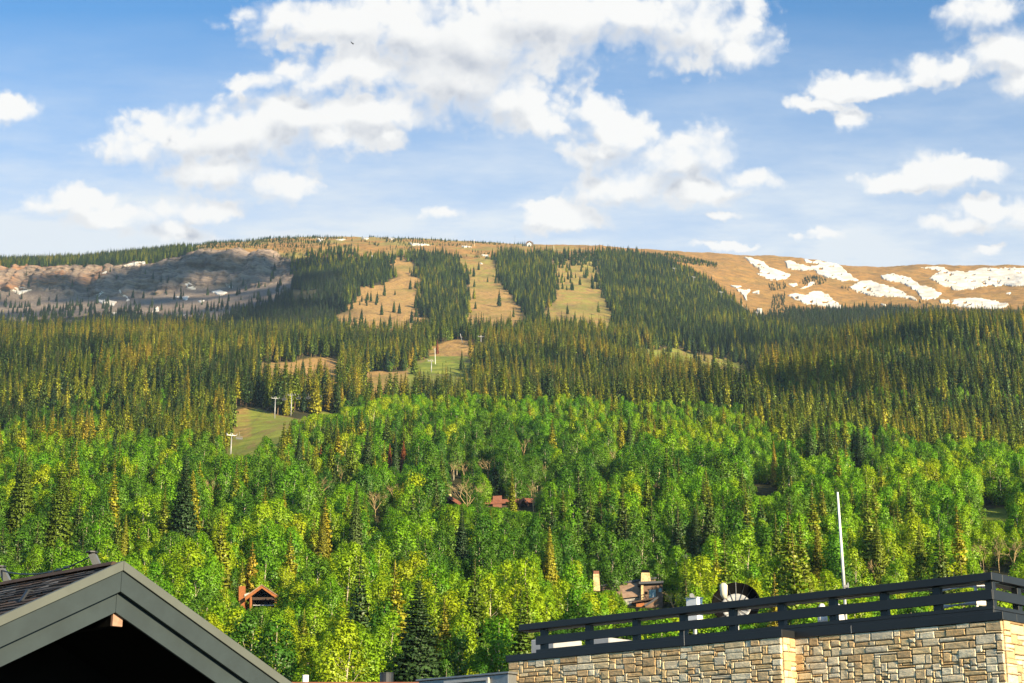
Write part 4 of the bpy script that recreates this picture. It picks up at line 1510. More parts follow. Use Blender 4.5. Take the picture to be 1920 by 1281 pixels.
def ashlar(mb, o, ax, out, length, height, seed, u=.044):
    """random coursed stone facing; o is the top corner, courses run along ax and downward"""
    rg = random.Random(seed)
    nx, nz = int(length / u), int(height / u)
    used = [[False] * nx for _ in range(nz)]
    pal = [(.86, .66, .40), (.82, .60, .33), (.90, .73, .49), (.76, .56, .33), (.88, .72, .50), (.68, .46, .25), (.92, .79, .57), (.80, .53, .27), (.76, .65, .48)]
    for z in range(nz):
        for x in range(nx):
            if used[z][x]:
                continue
            w, h = rg.choice([3, 4, 5, 6, 7, 8, 9, 11]), rg.choice([1, 2, 2, 3, 3, 4])
            if h == 1:
                w = max(w, 3)
            w, h = min(w, nx - x), min(h, nz - z)
            for a in range(w):
                if used[z][x + a]:
                    w = a
                    break
            for b in range(1, h):
                if any(used[z + b][x:x + w]):
                    h = b
                    break
            for b in range(h):
                for a in range(w):
                    used[z + b][x + a] = True
            x0, x1, z0, z1 = x * u, (x + w) * u, -z * u, -(z + h) * u
            if x + w == nx:
                x1 = length
            g = .006
            d = rg.uniform(.036, .046)
            J = lambda s=.007: rg.uniform(-s, s)
            base = [(x0 + g, z0 - g), (x1 - g, z0 - g), (x1 - g, z1 + g), (x0 + g, z1 + g)]
            base = [(a + J(), b + J()) for a, b in base]
            cx, cz = (x0 + x1) / 2, (z0 + z1) / 2
            k = rg.uniform(.012, .02)
            P = lambda a, b, dd: o + ax * a + UP * b + out * dd
            ring0 = [P(a, b, -.03) for a, b in base]
            ring1 = [P(a, b, d - .014) for a, b in base]
            ring2 = [P(a + (k if a < cx else -k), b + (k if b < cz else -k), d + J(.004)) for a, b in base]
            c = rg.choice(pal)
            s = rg.uniform(.80, 1.04)
            c = tuple(min(.93, v * s * q) for v, q in zip(c, (.90, .93, .94)))
            for A, B in ((ring0, ring1), (ring1, ring2)):
                for i in range(4):
                    j = (i + 1) % 4
                    mb.face([A[i], A[j], B[j], B[i]], c)
            mid = sum(ring2, Vector()) / 4 + out * J(.006)
            for i in range(4):
                mb.face([ring2[i], ring2[(i + 1) % 4], mid], c)


# --- stone building with the dark parapet rail
C = at(1879, 1163, 30)
GROUND = -1.2
tj = t_at(1491, C, WD, 0, 12)                       # where the wall steps forward
OFF = -RD * .42
CL = C + OFF
tj2 = tj + .02
tl = t_at(955, CL, WD, 0, 40)
bld = empty('stone_building', (C.x, C.y, GROUND), 'tan cut stone building with dark metal parapet boards, bottom right', 'building')
mb = MB()
HS = 3.2
ashlar(mb, C, WD, -RD, tj, HS, 5)
ashlar(mb, CL + WD * tj2, WD, -RD, tl - tj2, HS, 9)
ashlar(mb, CL + WD * tj2, RD, -WD, .42, HS, 21)
ashlar(mb, C, RD, -WD, 6.0, HS, 33)
mb.build('wall', MATS['cut_stone'], bld)
mb = MB()
e = .03
H0 = C.z - GROUND
mb.box(C, WD, RD, UP, .02, tl - .02, e, 9, -H0, -.004)
mb.box(C, WD, RD, UP, tj2 + .02, tl - .02, -.42 + e, e - .004, -H0, -.006)
mb.build('wall_core', MATS['mortar'], bld)
mb = MB()
mb.box(C, WD, RD, UP, .1, tl - .1, .5, 8.9, .0, .05)
mb.build('roof_deck', MATS['roof_deck'], bld)
# coping
mb = MB()
CH = .145
mb.box(C, WD, RD, UP, -.05, tj + .0, -.06, .45, 0.002, CH)
mb.box(C, WD, RD, UP, tj2 - .05, tl + .05, -.48, .45, 0.0, CH - .002)
mb.box(C, WD, RD, UP, -.048, .45, .452, 6.0, 0.0, CH)
mb.build('coping', MATS['navy_metal'], bld, bevel=.006)
mb = MB()
for t_ in (t_at(1600, C, WD, 0, 12), t_at(1287, CL, WD, 0, 30)):
    oo = C if t_ < tj else CL
    mb.box(oo, WD, RD, UP, t_, t_ + .008, -.064, -.061, .004, CH + (0 if t_ < tj else .15))
mb.build('coping_seam', MATS['pale_metal'], bld)
# boards of the parapet, set back behind the coping
SB = .20
pr_ = C + RD * SB
t_r = t_at(1862, pr_ + UP * .3, WD, -1, 3)
t_m = t_at(1004, pr_ + UP * .35, WD, 3, 30)
t_c = t_at(974, pr_ + UP * .85, WD, 3, 30)
o = C + WD * t_r
lm, lc = t_m - t_r, t_c - t_r


def board(name, z0, z1, y0, y1, length, ret, mat='navy_metal', bev=.006):
    m_ = MB()
    m_.box(o, WD, RD, UP, 0, length, y0, y1, z0, z1)
    m_.box(o, WD, RD, UP, -.0, y1 - y0, y1 + .002, ret, z0, z1 - .002)
    return m_.build(name, MATS[mat], bld, bevel=bev)


board('fascia_board', CH + .002, .232, SB, SB + .05, lm, 6)
board('fascia_board', .234, .305, SB + .012, SB + .05, lm, 6)
board('middle_rail', .405, .590, SB, SB + .045, lm, 6)
m_ = MB()
m_.box(o, WD, RD, UP, -.035, lc, SB - .035, SB + .36, .742, .885)
m_.box(o, WD, RD, UP, -.035, .36, SB + .362, 6, .742, .883)
m_.build('top_rail', MATS['navy_metal'], bld, bevel=.008)
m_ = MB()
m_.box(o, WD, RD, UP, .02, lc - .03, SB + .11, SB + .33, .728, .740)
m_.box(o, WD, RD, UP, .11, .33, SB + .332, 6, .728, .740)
m_.build('lit_underside', MATS['pale_soffit'], bld)  # pale colour stands in for reflected light under the top rail
for px in (1014.5, 1099, 1187.5, 1276, 1369, 1461, 1557.5, 1653.6, 1753, 1856):
    m_ = MB()
    t_ = t_at(px, pr_ + UP * .5, WD, -1, 30) - t_r
    t_ = max(t_, .085)
    m_.box(o, WD, RD, UP, t_ - .075, t_ + .075, SB + .05, SB + .17, .05, .727)
    m_.build('post', MATS['navy_metal'], bld, bevel=.005)
for k in range(4):
    m_ = MB()
    m_.box(o, WD, RD, UP, .05, .17, SB + 1.05 + k * 1.0, SB + 1.20 + k * 1.0, .05, .727)
    m_.build('post', MATS['navy_metal'], bld, bevel=.005)

# --- things standing on its roof
DECK = C.z + .05


def deck_pt(px, back):
    """a point of the deck under a picture column, so far behind the parapet"""
    b = C + RD * (SB + back)
    t_ = t_at(px, b, WD, -2, 40)
    p = b + WD * t_
    return Vector((p.x, p.y, DECK))


p = deck_pt(1383, 2.2)
dish = empty('satellite_dish', p, 'black mesh satellite dish with pale centre on the roof behind the dark rail', 'satellite dish')
aim = Vector((-.16, -.90, .42)).normalized()
ctr = at(1381, 1141, p.y)
sx = aim.cross(UP).normalized()
sy = sx.cross(aim).normalized()
rad = 46 * p.y / FPX / 1.02


def bowl(r0, r1, n=40, th=.012, rings=5):
    m_ = MB()
    f = lambda r, a, b: ctr + (sx * math.cos(a) + sy * math.sin(a)) * r + aim * (.42 * r * r / rad - b)
    for i in range(rings):
        ra, rb = r0 + (r1 - r0) * i / rings, r0 + (r1 - r0) * (i + 1) / rings
        for k in range(n):
            a0, a1 = 2 * math.pi * k / n, 2 * math.pi * (k + 1) / n
            m_.face([f(ra, a0, 0), f(rb, a0, 0), f(rb, a1, 0), f(ra, a1, 0)])
            m_.face([f(ra, a1, th), f(rb, a1, th), f(rb, a0, th), f(ra, a0, th)])
            if i == rings - 1:
                m_.face([f(rb, a0, 0), f(rb, a0, th), f(rb, a1, th), f(rb, a1, 0)])
    return m_


bowl(rad * .62, rad).build('mesh_rim', MATS['black_mesh'], dish, smooth=True)
bowl(0.001, rad * .615).build('centre_panel', MATS['pale_metal'], dish, smooth=True)
for k in range(16):
    m_ = MB()
    a = 2 * math.pi * k / 16
    d = sx * math.cos(a) + sy * math.sin(a)
    m_.tube([ctr + d * rr + aim * (.42 * rr * rr / rad + .012) for rr in (rad * .1, rad * .5, rad * .8, rad)], .007, 4)
    m_.build('rib', MATS['galvanised' if k % 4 == 0 else 'dark_steel'], dish)
lnb = at(1357, 1106, p.y - .55)
m_ = MB()
m_.tube([ctr - sy * rad * .2 + aim * .05, ctr * .35 + lnb * .65 - UP * .12, lnb - UP * .1], .018, 6)
m_.build('feed_arm', MATS['galvanised'], dish)
m_ = MB()
m_.tube([lnb - UP * .19 - sx * .02, lnb - UP * .10, lnb + UP * .09 + aim * .01, lnb + UP * .13], [.045, .075, .085, .05], 10)
m_.build('feed_horn', MATS['cream_plastic'], dish, smooth=True)
m_ = MB()
m_.tube([lnb - UP * .15, lnb - UP * .3 + sx * .12, ctr + aim * .1], .012, 5)
m_.build('feed_cable', MATS['black_mesh'], dish)
m_ = MB()
m_.tube([p, Vector((p.x, p.y, ctr.z)) - aim * .05], .06, 8)
m_.tube([Vector((p.x, p.y, ctr.z - .1)), ctr - aim * .02], .07, 8)
m_.build('mount_post', MATS['galvanised'], dish)

p = deck_pt(1305, 1.6)
cab = empty('equipment_cabinet', p, 'white equipment cabinet with a small camera on top, left of the satellite dish', 'cabinet')
s = p.y / FPX
zc0, zc1 = at(1305, 1143, p.y).z, at(1305, 1123, p.y).z
m_ = MB()
m_.box(Vector((p.x, p.y, 0)), WD, RD, UP, -.15, .15, -.1, .1, zc0 - .35, zc1)
m_.build('housing', MATS['white_paint'], cab, bevel=.01)
m_ = MB()
m_.box(Vector((p.x, p.y, 0)), WD, RD, UP, -.165, .165, -.115, .115, zc1 + .001, zc1 + .02)
m_.build('lid', MATS['white_paint'], cab, bevel=.004)
m_ = MB()
m_.tube([Vector((p.x, p.y, DECK)), Vector((p.x, p.y, zc0 - .36))], .04, 8)
m_.build('stand', MATS['galvanised'], cab)
m_ = MB()
q = Vector((p.x - .05, p.y - .05, zc1 + .06))
m_.tube([q + Vector((.02, .1, 0)), q - Vector((.02, .12, .01))], [.045, .05], 10)
m_.tube([q - UP * .045, q - UP * .0], .02, 6)
m_.build('camera_head', MATS['galvanised'], cab, smooth=False)

p = deck_pt(1589, 2.0)
mast = empty('antenna_mast', p, 'tall thin white antenna mast standing behind the dark rail', 'antenna mast')
top = at(1577, 923, p.y)
top = Vector((p.x - .03, p.y, top.z))
m_ = MB()
zc = at(1588, 1098, p.y).z
m_.tube([Vector((p.x, p.y, zc)), Vector((p.x, p.y, zc)).lerp(top, .5), top], [.032, .027, .020], 10)
m_.build('whip', MATS['white_paint'], mast, smooth=True)
m_ = MB()
m_.tube([p, Vector((p.x, p.y, zc + .02))], .03, 8)
m_.build('pole', MATS['galvanised'], mast)
for dz in (0, .09):
    m_ = MB()
    m_.tube([Vector((p.x - .02, p.y - .02, zc - dz - .02)), Vector((p.x + .09, p.y - .02, zc - dz - .02))], .035, 6)
    m_.tube([Vector((p.x + .07, p.y - .04, zc - dz - .07)), Vector((p.x + .07, p.y - .04, zc - dz + .05))], .018, 5)
    m_.build('clamp', MATS['galvanised'], mast)
for px, lab, w in ((1545, 'white rooftop radio head seen through the rail gap, left of the mast foot', .17), (1572, 'white rooftop radio head seen through the rail gap, at the mast foot', .26)):
    p = deck_pt(px, 1.4)
    rr = empty('radio_head', p, lab, 'radio head', 'radio heads behind the rail')
    zz = at(px, 1135, p.y).z
    m_ = MB()
    m_.tube([Vector((p.x, p.y, zz - .35)), Vector((p.x, p.y, zz - .3)), Vector((p.x, p.y, zz - .05)), Vector((p.x, p.y, zz + .03))], [w * .55, w * .6, w * .5, w * .2], 10)
    m_.build('housing', MATS['white_paint'], rr, smooth=True)
    m_ = MB()
    m_.tube([p, Vector((p.x, p.y, zz - .34))], .05, 8)
    m_.build('stand', MATS['galvanised'], rr)
# white bars added in place of sunlit rail boards behind the corner
pa, pb = deck_pt(1762, .9), deck_pt(1836, .75)
rk_ = empty('sunlit_rail_bars', pa, 'pale double pipe rail in place of sunlit boards inside the parapet corner', 'pipe rail')
for ya, yb in ((1106, 1097), (1139, 1130)):
    m_ = MB()
    A, B = at(1761, ya, pa.y), at(1832, yb, pb.y)
    E = B + (B - A).normalized() * .10 + RD * .5
    m_.tube([A, B, E], .05, 8)
    m_.build('bar', MATS['white_paint'], rk_)
for q in (A, B):
    m_ = MB()
    m_.tube([Vector((q.x, q.y + .02, DECK)), Vector((q.x, q.y + .02, q.z + .38))], .03, 6)
    m_.build('leg', MATS['white_paint'], rk_)
# low pale roof units behind the left end of the rail
for (x0, x1, y0, lab) in ((1018, 1070, 1201, 'pale flat roof unit behind the left end of the dark rail'), (1135, 1172, 1200, 'pale roof unit behind the rail, second from its left end')):
    p = deck_pt((x0 + x1) / 2, 2.4)
    uu = empty('roof_unit', p, lab, 'roof unit', 'pale roof units behind the rail')
    w = (x1 - x0) * p.y / FPX / 2 / .9
    zt = at((x0 + x1) / 2, y0, p.y).z
    m_ = MB()
    m_.box(Vector((p.x, p.y, 0)), WD, RD, UP, -w, w, -.5, .5, DECK + .12, zt)
    m_.build('casing', MATS['pale_metal'], uu, bevel=.02)
    m_ = MB()
    m_.box(Vector((p.x, p.y, 0)), WD, RD, UP, -w * .9, w * .9, -.4, .4, DECK, DECK + .118)
    m_.build('curb', MATS['dark_steel'], uu)

# --- lower flat roof in the gap, with its pipes and an air handler
q0, q1 = at(560, 1279, 40), at(960, 1300, 40)
lowb = empty('flat_roof_building', (q0.x, q0.y, GROUND), 'low flat building with brown metal roof edge in the gap between the near roofs', 'building')
cz = q0.z
m_ = MB()
base = Vector((q0.x, q0.y, 0))
m_.box(base, Vector((1, 0, 0)), Vector((0, 1, 0)), UP, -4.0, 5.5, 0.02, 7, GROUND, cz - .06)
m_.build('wall', MATS['brown_siding'], lowb)
m_ = MB()
m_.box(base, Vector((1, 0, 0)), Vector((0, 1, 0)), UP, -4.05, 5.55, -.03, 7.05, cz - .058, cz)
m_.build('roof_edge', MATS['brown_metal'], lowb, bevel=.01)
for (px, y0, r, mt, nm) in ((573, 1266, .075, 'white_paint', 'vent_pipe'), (725, 1263, .165, 'dark_steel', 'flue')):
    pp = at(px, y0, 41)
    m_ = MB()
    m_.tube([Vector((pp.x, pp.y, cz - .05)), pp], r, 16)
    if nm == 'flue':
        m_.tube([pp, pp + UP * .015], [r * 1.06, r * 1.06], 16)
    m_.build(nm, MATS[mt], lowb, smooth=False)
HV = onplane(953, 1259, CL - RD * .35, RD)
th = t_at(779, HV, WD, 0, 20)
ahu = empty('air_handler', (HV.x, HV.y, cz), 'grey steel rooftop air handler with pale louvre frame left of the stone wall', 'air handler')
m_ = MB()
m_.box(HV, WD, RD, UP, .05, th - .05, .05, 1.2, -1.3, -.045)
m_.build('casing', MATS['grey_steel'], ahu, bevel=.01)
m_ = MB()
m_.box(HV, WD, RD, UP, .0, th, .0, 1.25, -.043, 0)
m_.build('lid', MATS['grey_steel'], ahu, bevel=.008)
m_ = MB()
ta, tb = t_at(916, HV, WD, 0, 20), t_at(833, HV, WD, 0, 20)
for (a, b, z0, z1) in ((ta, tb, -.15, -.09), (ta, ta + .06, -.9, -.152), (tb - .06, tb, -.9, -.152)):
    m_.box(HV, WD, RD, UP, a, b, -.02, .048, z0, z1)
m_.build('louvre_frame', MATS['pale_metal'], ahu)
m_ = MB()
for k in range(9):
    z = -.2 - k * .07
    m_.hexa([HV + WD * a + RD * y + UP * zz for (a, y, zz) in ((ta + .065, .0, z - .03), (tb - .065, .0, z - .03), (tb - .065, .045, z), (ta + .065, .045, z), (ta + .065, .0, z - .022), (tb - .065, .0, z - .022), (tb - .065, .045, z + .008), (ta + .065, .045, z + .008))])
m_.build('louvre_blades', MATS['pale_metal'], ahu)
m_ = MB()
m_.box(HV, WD, RD, UP, .15, th - .15, .15, 1.1, cz - HV.z, -1.302)
m_.build('curb', MATS['dark_steel'], ahu)

# --- grey gable at the lower left
PK = at(230, 1052, 22)
NG = -WD
pL, pR = onplane(0, 1155, PK, NG), onplane(546, 1281, PK, NG)
mL = (PK.z - pL.z) / abs((pL - PK).dot(RD))
mR = (PK.z - pR.z) / abs((pR - PK).dot(RD))
gab = empty('gabled_house', (PK.x, PK.y, GROUND), 'dark shingled house with grey gable boards, bottom left corner', 'house')
LL, LR = 5.2, 4.6


def rake(name, zt, zb, b0, b1, mat, bev=.004):
    for sgn, m, L in ((-1, mL, LL), (1, mR, LR)):
        m_ = MB()
        P_ = lambda a, z, b: PK + RD * (sgn * a) + UP * (z - m * a) + WD * b
        m_.hexa([P_(.002, zb, b0), P_(L, zb, b0), P_(L, zb, b1), P_(.002, zb, b1), P_(.002, zt, b0), P_(L, zt, b0), P_(L, zt, b1), P_(.002, zt, b1)])
        m_.build(name, MATS[mat], gab, bevel=bev)


rake('toplit_rake_cap', 0, -.124, -.035, .06, 'toplit_rake_cap')
rake('rake_board', -.126, -.395, 0, .05, 'grey_rake_board')
rake('rake_board', -.33, -.655, .085, .13, 'grey_rake_board')
rake('roof_slab', -.05, -.26, .14, 11, 'shade_and_black', 0)  # underside blackened to paint in the shade below the roof
m_ = MB()
bx = onplane(221, 1163, PK + WD * .14, NG)
m_.box(bx, RD, WD, UP, -.075, .075, 0, .05, -.080, .075)
m_.build('beam_end', MATS['beam_end'], gab, bevel=.004)
m_ = MB()
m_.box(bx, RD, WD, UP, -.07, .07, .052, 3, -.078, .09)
m_.build('ridge_beam', MATS['shade_and_black'], gab)  # rest of the beam, coloured black as if in shade
m_ = MB()
zb = GROUND
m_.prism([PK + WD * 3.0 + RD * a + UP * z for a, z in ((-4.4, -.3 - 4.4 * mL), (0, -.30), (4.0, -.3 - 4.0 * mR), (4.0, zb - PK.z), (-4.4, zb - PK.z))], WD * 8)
m_.build('gable_wall', MATS['shade_and_black'], gab)  # recessed wall painted black for the shade under the overhang
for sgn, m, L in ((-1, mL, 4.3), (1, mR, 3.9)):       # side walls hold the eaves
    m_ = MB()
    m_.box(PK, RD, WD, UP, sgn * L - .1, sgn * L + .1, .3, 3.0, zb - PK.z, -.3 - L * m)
    m_.build('side_wall', MATS['shade_and_black'], gab)
# shingle courses
for sgn, m, L in ((-1, mL, LL), (1, mR, LR)):
    m_ = MB()
    rg = random.Random(3 + sgn)
    nrm = (UP + RD * (sgn * m)).normalized()
    dn = (RD * sgn - UP * m).normalized()
    run = L * math.sqrt(1 + m * m)
    k, s0 = 0, 0.0
    pal = [(.060, .048, .044), (.085, .062, .052), (.050, .052, .058), (.105, .075, .062), (.072, .068, .070), (.13, .125, .125)]
    while s0 < run:
        s1 = min(s0 + .15, run)
        x = .07 - rg.uniform(0, .2)
        while x < 11:
            w = rg.uniform(.16, .34)
            a, b = max(x, .065), min(x + w, 11)
            if b > a + .01:
                th_ = rg.uniform(.016, .034)
                c = rg.choice(pal)
                o_ = PK - UP * .045
                A = o_ + dn * s0 + WD * a
                B = o_ + dn * s0 + WD * b
                j = rg.uniform(-.012, .012)
                Cc = o_ + dn * (s1 + .02 + j) + WD * b + nrm * th_
                Dd = o_ + dn * (s1 + .02 + j) + WD * a + nrm * th_
                m_.face([A + nrm * .004, B + nrm * .004, Cc, Dd], c)
                m_.face([Dd, Cc, Cc - nrm * th_, Dd - nrm * th_], c)
            x += w + .006
        s0 = s1
        k += 1
    m_.build('roof_shingles', MATS['shingle'], gab)
m_ = MB()
m_.hexa([PK + WD * b + RD * a + UP * z for b, a, z in ((.07, -.13, -.055), (.07, .13, -.085), (11, .13, -.085), (11, -.13, -.055), (.07, -.10, -.005), (.07, .10, -.03), (11, .10, -.03), (11, -.10, -.005))])
m_.build('ridge_cap', MATS['dark_timber'], gab)
# snow guard on the slope, flues behind the ridge, and the cable between them
sg = onplane(40, 1127, PK - UP * .02, (UP - RD * mL).normalized())
m_ = MB()
m_.hexa([sg + RD * a + WD * b + UP * z for a, b, z in ((-.02, -.03, 0), (.01, -.03, 0), (.01, .03, 0), (-.02, .03, 0), (.06, -.03, .13), (.09, -.03, .13), (.09, .03, .13), (.06, .03, .13))])
m_.box(sg, RD, WD, UP, .06, .15, -.03, .03, .132, .15)
m_.build('snow_guard', MATS['dark_steel'], gab)
tops = []
for px, py, pb in ((172, 1037, 163), (1, 1064, -4)):
    t_ = t_at(pb, PK, WD, 0, 14)
    b_ = PK + WD * t_ + RD * .35 - UP * .25
    tp = onplane(px, py, b_, WD)
    m_ = MB()
    m_.tube([b_, tp], [.075, .060], 4)
    m_.build('flue', MATS['grey_steel'], gab)
    m_ = MB()
    m_.tube([tp, tp + UP * .02], [.085, .08], 8)
    m_.build('flue_cap', MATS['dark_steel'], gab)
    tops.append(tp - UP * .04)
m_ = MB()
cp = [tops[0].lerp(tops[1], f) - UP * (.30 * 4 * f * (1 - f) * .45) for f in np.linspace(0, 1, 13)]
m_.tube(cp, .011, 5)
for k in (3, 4, 5):
    m_.tube([cp[k] - WD * .06, cp[k] + WD * .06], .022, 5)
m_.build('stay_cable', MATS['dark_steel'], gab)

# ------------------------------------------------------------------ houses among the trees
EX, EY = Vector((1, 0, 0)), Vector((0, 1, 0))


class View:
    """places points by picture position on an upright plane so far away"""
    def __init__(self, D):
        self.D = D

    def p(self, x, y, back=0.0):
        return at(x, y, self.D) + EY * back


def poly_part(name, v, pts, thick, mat, parent, front=0.0):
    m_ = MB()
    m_.prism([v.p(x, y, front) for x, y in pts], EY * thick)
    return m_.build(name, MATS[mat], parent)


def footing(v, x0, x1, ytop, thick, front, parent, mat):
    """walls carried down into the slope"""
    m_ = MB()
    a, b = v.p(x0, ytop, front), v.p(x1, ytop, front)
    g = min(ground_xy(np.array([a.x]), np.array([a.y]))[0][2], ground_xy(np.array([b.x]), np.array([b.y]))[0][2]) - 1.0
    m_.box(Vector((0, a.y, 0)), EX, EY, UP, a.x, b.x, 0, thick, g, max(a.z, g + .2))
    return m_.build('wall', MATS[mat], parent)


# log cabin with an orange gable
v = View(286)
cabin = empty('log_cabin', gpoint(490, 1150), 'log cabin with orange timber gable and open porch among bright aspens', 'cabin')
pk, le, re_ = (491.5, 1097.5), (460, 1121), (520, 1118)


def band(a, b, w):
    return [a, b, (b[0], b[1] + w), (a[0], a[1] + w)]


poly_part('bargeboard', v, band(le, pk, 6.0), .25, 'orange_timber', cabin, -.3)
poly_part('bargeboard', v, band(pk, re_, 6.0), .25, 'orange_timber', cabin, -.3)
rf = poly_part('roof', v, [(458, 1120), (491.5, 1096.5), (522, 1117), (522, 1118.6), (491.5, 1098.5), (458, 1122)], 9, 'brown_shingle', cabin, -.4)
poly_part('tie_beam', v, [(472, 1120), (516, 1120), (516, 1125), (472, 1125)], .3, 'dark_timber', cabin, .0)
poly_part('porch_back', v, [(462, 1120), (491, 1101), (518, 1120), (518, 1150), (462, 1150)], .3, 'shade_and_black', cabin, 3.0)  # black panel paints the shaded porch interior
for x in (468.5, 515):
    m_ = MB()
    a, b = v.p(x + 1.5, 1165, .1), v.p(x + 1.5, 1119, .1)
    m_.tube([a - UP * 1.5, b], .22, 8)
    m_.build('post', MATS['orange_timber'], cabin)
poly_part('balcony_rail', v, [(474, 1134), (516, 1134), (516, 1135.6), (474, 1135.6)], .1, 'pale_metal', cabin, .05)
poly_part('balcony_panel', v, [(480, 1141), (508, 1141), (508, 1148), (480, 1148)], .1, 'pale_metal', cabin, .06)
footing(v, 462, 518, 1150, 7.5, .4, cabin, 'dark_timber')
ch = poly_part('chimney', v, [(446, 1098), (457, 1097), (457, 1165), (446, 1165)], 1.2, 'orange_timber', cabin, 1.0)
poly_part('eave_return', v, [(457, 1113), (466, 1110), (466, 1119), (457, 1121)], 3, 'pale_soffit', cabin, .8)

# stone lodge
v = View(302)
lodge = empty('stone_lodge', gpoint(1180, 1150), 'stone and timber lodge with two tan chimneys above the dark rail', 'house')
poly_part('roof_ridge', v, [(1126, 1092), (1160, 1087), (1234, 1077), (1234, 1080), (1160, 1091), (1126, 1095.5)], .8, 'dark_slate', lodge, 3.2)
m_ = MB()
m_.face([v.p(1128, 1095, 3.6), v.p(1232, 1080, 3.6), v.p(1232, 1112, 0), v.p(1134, 1124, 0)])
m_.face([v.p(1134, 1126, 0), v.p(1232, 1114, 0), v.p(1232, 1082, 3.9), v.p(1128, 1097, 3.9)])
m_.face([v.p(1134, 1124, 0), v.p(1232, 1112, 0), v.p(1232, 1114, 0), v.p(1134, 1126, 0)])
m_.build('roof', MATS['brown_shingle'], lodge)
footing(v, 1136, 1206, 1118, 6, .6, lodge, 'grey_stone')
for (pts, cap) in (([(1112.5, 1076), (1123.5, 1076), (1125.5, 1108), (1113, 1108)], [(1113, 1070), (1123.5, 1070), (1123.5, 1076), (1113, 1076)]), ([(1203.5, 1072), (1219, 1072), (1222.5, 1096), (1202.5, 1096)], [(1204.5, 1066.5), (1218, 1066.5), (1219, 1072), (1203.5, 1072)])):
    c_ = poly_part('chimney', v, pts, 1.3, 'chimney_stone', lodge, .2 if pts[0][0] < 1150 else 1.2)
    poly_part('chimney_cap', v, cap, 1.1, 'brown_metal' if pts[0][0] < 1150 else 'shade_and_black', c_, .3 if pts[0][0] < 1150 else 1.3)
poly_part('wing_roof', v, [(1197, 1092.5), (1243, 1091), (1243, 1095), (1197, 1097)], 4.5, 'dark_slate', lodge, -1.2)
footing(v, 1205, 1242, 1097, 3.6, -.4, lodge, 'brown_siding')
poly_part('stone_pier', v, [(1201.5, 1097), (1206, 1097), (1206, 1128), (1201.5, 1128)], .5, 'chimney_stone', lodge, -.7)
w_ = poly_part('window', v, [(1217, 1107), (1229, 1106), (1229, 1122), (1217, 1123)], .08, 'window_glass', lodge, -.5)
poly_part('window_frame', v, [(1223.5, 1112), (1225, 1112), (1225, 1122), (1223.5, 1122)], .08, 'white_paint', w_, -.6)
poly_part('window', v, [(1208.5, 1110), (1214, 1110), (1214, 1115), (1208.5, 1115)], .08, 'shade_and_black', lodge, -.5)
poly_part('window', v, [(1234.5, 1104), (1240, 1104), (1240, 1111), (1234.5, 1111)], .08, 'window_glass', lodge, -.5)
m_ = MB()
for a, b in (((1187, 1131), (1228, 1122.5)), ((1194, 1119.5), (1207, 1117)), ((1187, 1127), (1207, 1122))):
    m_.tube([v.p(*a, -1.4), v.p(*b, -1.4)], .07, 5)
for x, y in ((1190, 1122), (1198, 1118), (1206, 1117)):
    m_.tube([v.p(x, y, -1.4), v.p(x, y + 9, -1.4)], .07, 5)
m_.build('balcony_rail', MATS['dark_steel'], lodge)
poly_part('balcony_floor', v, [(1184, 1130), (1232, 1121), (1232, 1124), (1184, 1133)], 2.0, 'dark_timber', lodge, -1.5)
poly_part('lower_gable', v, [(1208, 1136), (1231, 1122), (1240, 1128), (1240, 1146), (1208, 1146)], 1.0, 'brown_siding', lodge, -1.9)
poly_part('lower_roof', v, [(1206, 1138), (1232, 1121.5), (1234, 1124), (1208, 1141)], 1.6, 'dark_slate', lodge, -2.4)
poly_part('timber_panel', v, [(1192, 1134), (1207, 1132), (1207, 1146), (1192, 1146)], .5, 'orange_timber', lodge, -1.2)

# red roofed house half hidden in the wood
v = View(474)
redh = empty('red_roofed_house', gpoint(930, 965), 'long house with red brown roofs half hidden by bare aspens', 'house')
poly_part('roof', v, [(832, 928), (836, 926), (866, 943), (900, 936), (906, 938), (868, 950), (862, 948), (834, 931)], 5, 'red_shingle', redh, -.5)
poly_part('gable_wall', v, [(836, 932), (862, 949), (900, 940), (906, 950), (906, 975), (836, 975)], 4, 'shade_and_black', redh, .4)
poly_part('chimney', v, [(840, 925), (846, 925), (846, 934), (840, 934)], 1.5, 'chimney_stone', redh, 1)
poly_part('siding_bay', v, [(924, 930), (941, 929), (941, 975), (924, 975)], 3, 'brown_metal', redh, .2)
poly_part('wall', v, [(906, 945), (1020, 943), (1020, 985), (906, 985)], 6, 'dark_timber', redh, 1.0)
poly_part('roof', v, [(902, 938), (990, 934), (1024, 938), (1024, 944), (990, 942), (902, 946)], 7, 'red_shingle', redh, .0)
poly_part('porch_roof', v, [(972, 946), (981, 934), (991, 945), (989, 948), (981, 939), (974, 949)], 3, 'red_shingle', redh, -1.5)
for pts in ([(937, 956), (942, 956), (942, 967), (937, 967)], [(943.5, 957), (946, 957), (946, 966), (943.5, 966)], [(971, 951), (976, 949), (976, 962), (971, 962)]):
    poly_part('window', v, pts, .1, 'pale_glass', redh, -.4 if pts[0][0] < 960 else .8)
footing(v, 836, 1020, 975, 6, 1.2, redh, 'dark_timber')

# small grey tower house on the right
v = View(562)
tower = empty('grey_cabin', gpoint(1428, 925), 'small grey cabin with a dark cap poking out of the aspens', 'cabin')
poly_part('wall', v, [(1420.5, 915), (1437, 912), (1437, 926), (1420.5, 930)], 3, 'grey_stone', tower, 0)
poly_part('roof', v, [(1416, 913.5), (1428, 906.5), (1440, 910.5), (1440, 912.5), (1428, 909.5), (1417, 917)], 4, 'shade_and_black', tower, -.5)
footing(v, 1420.5, 1437, 926, 2.8, .1, tower, 'grey_stone')

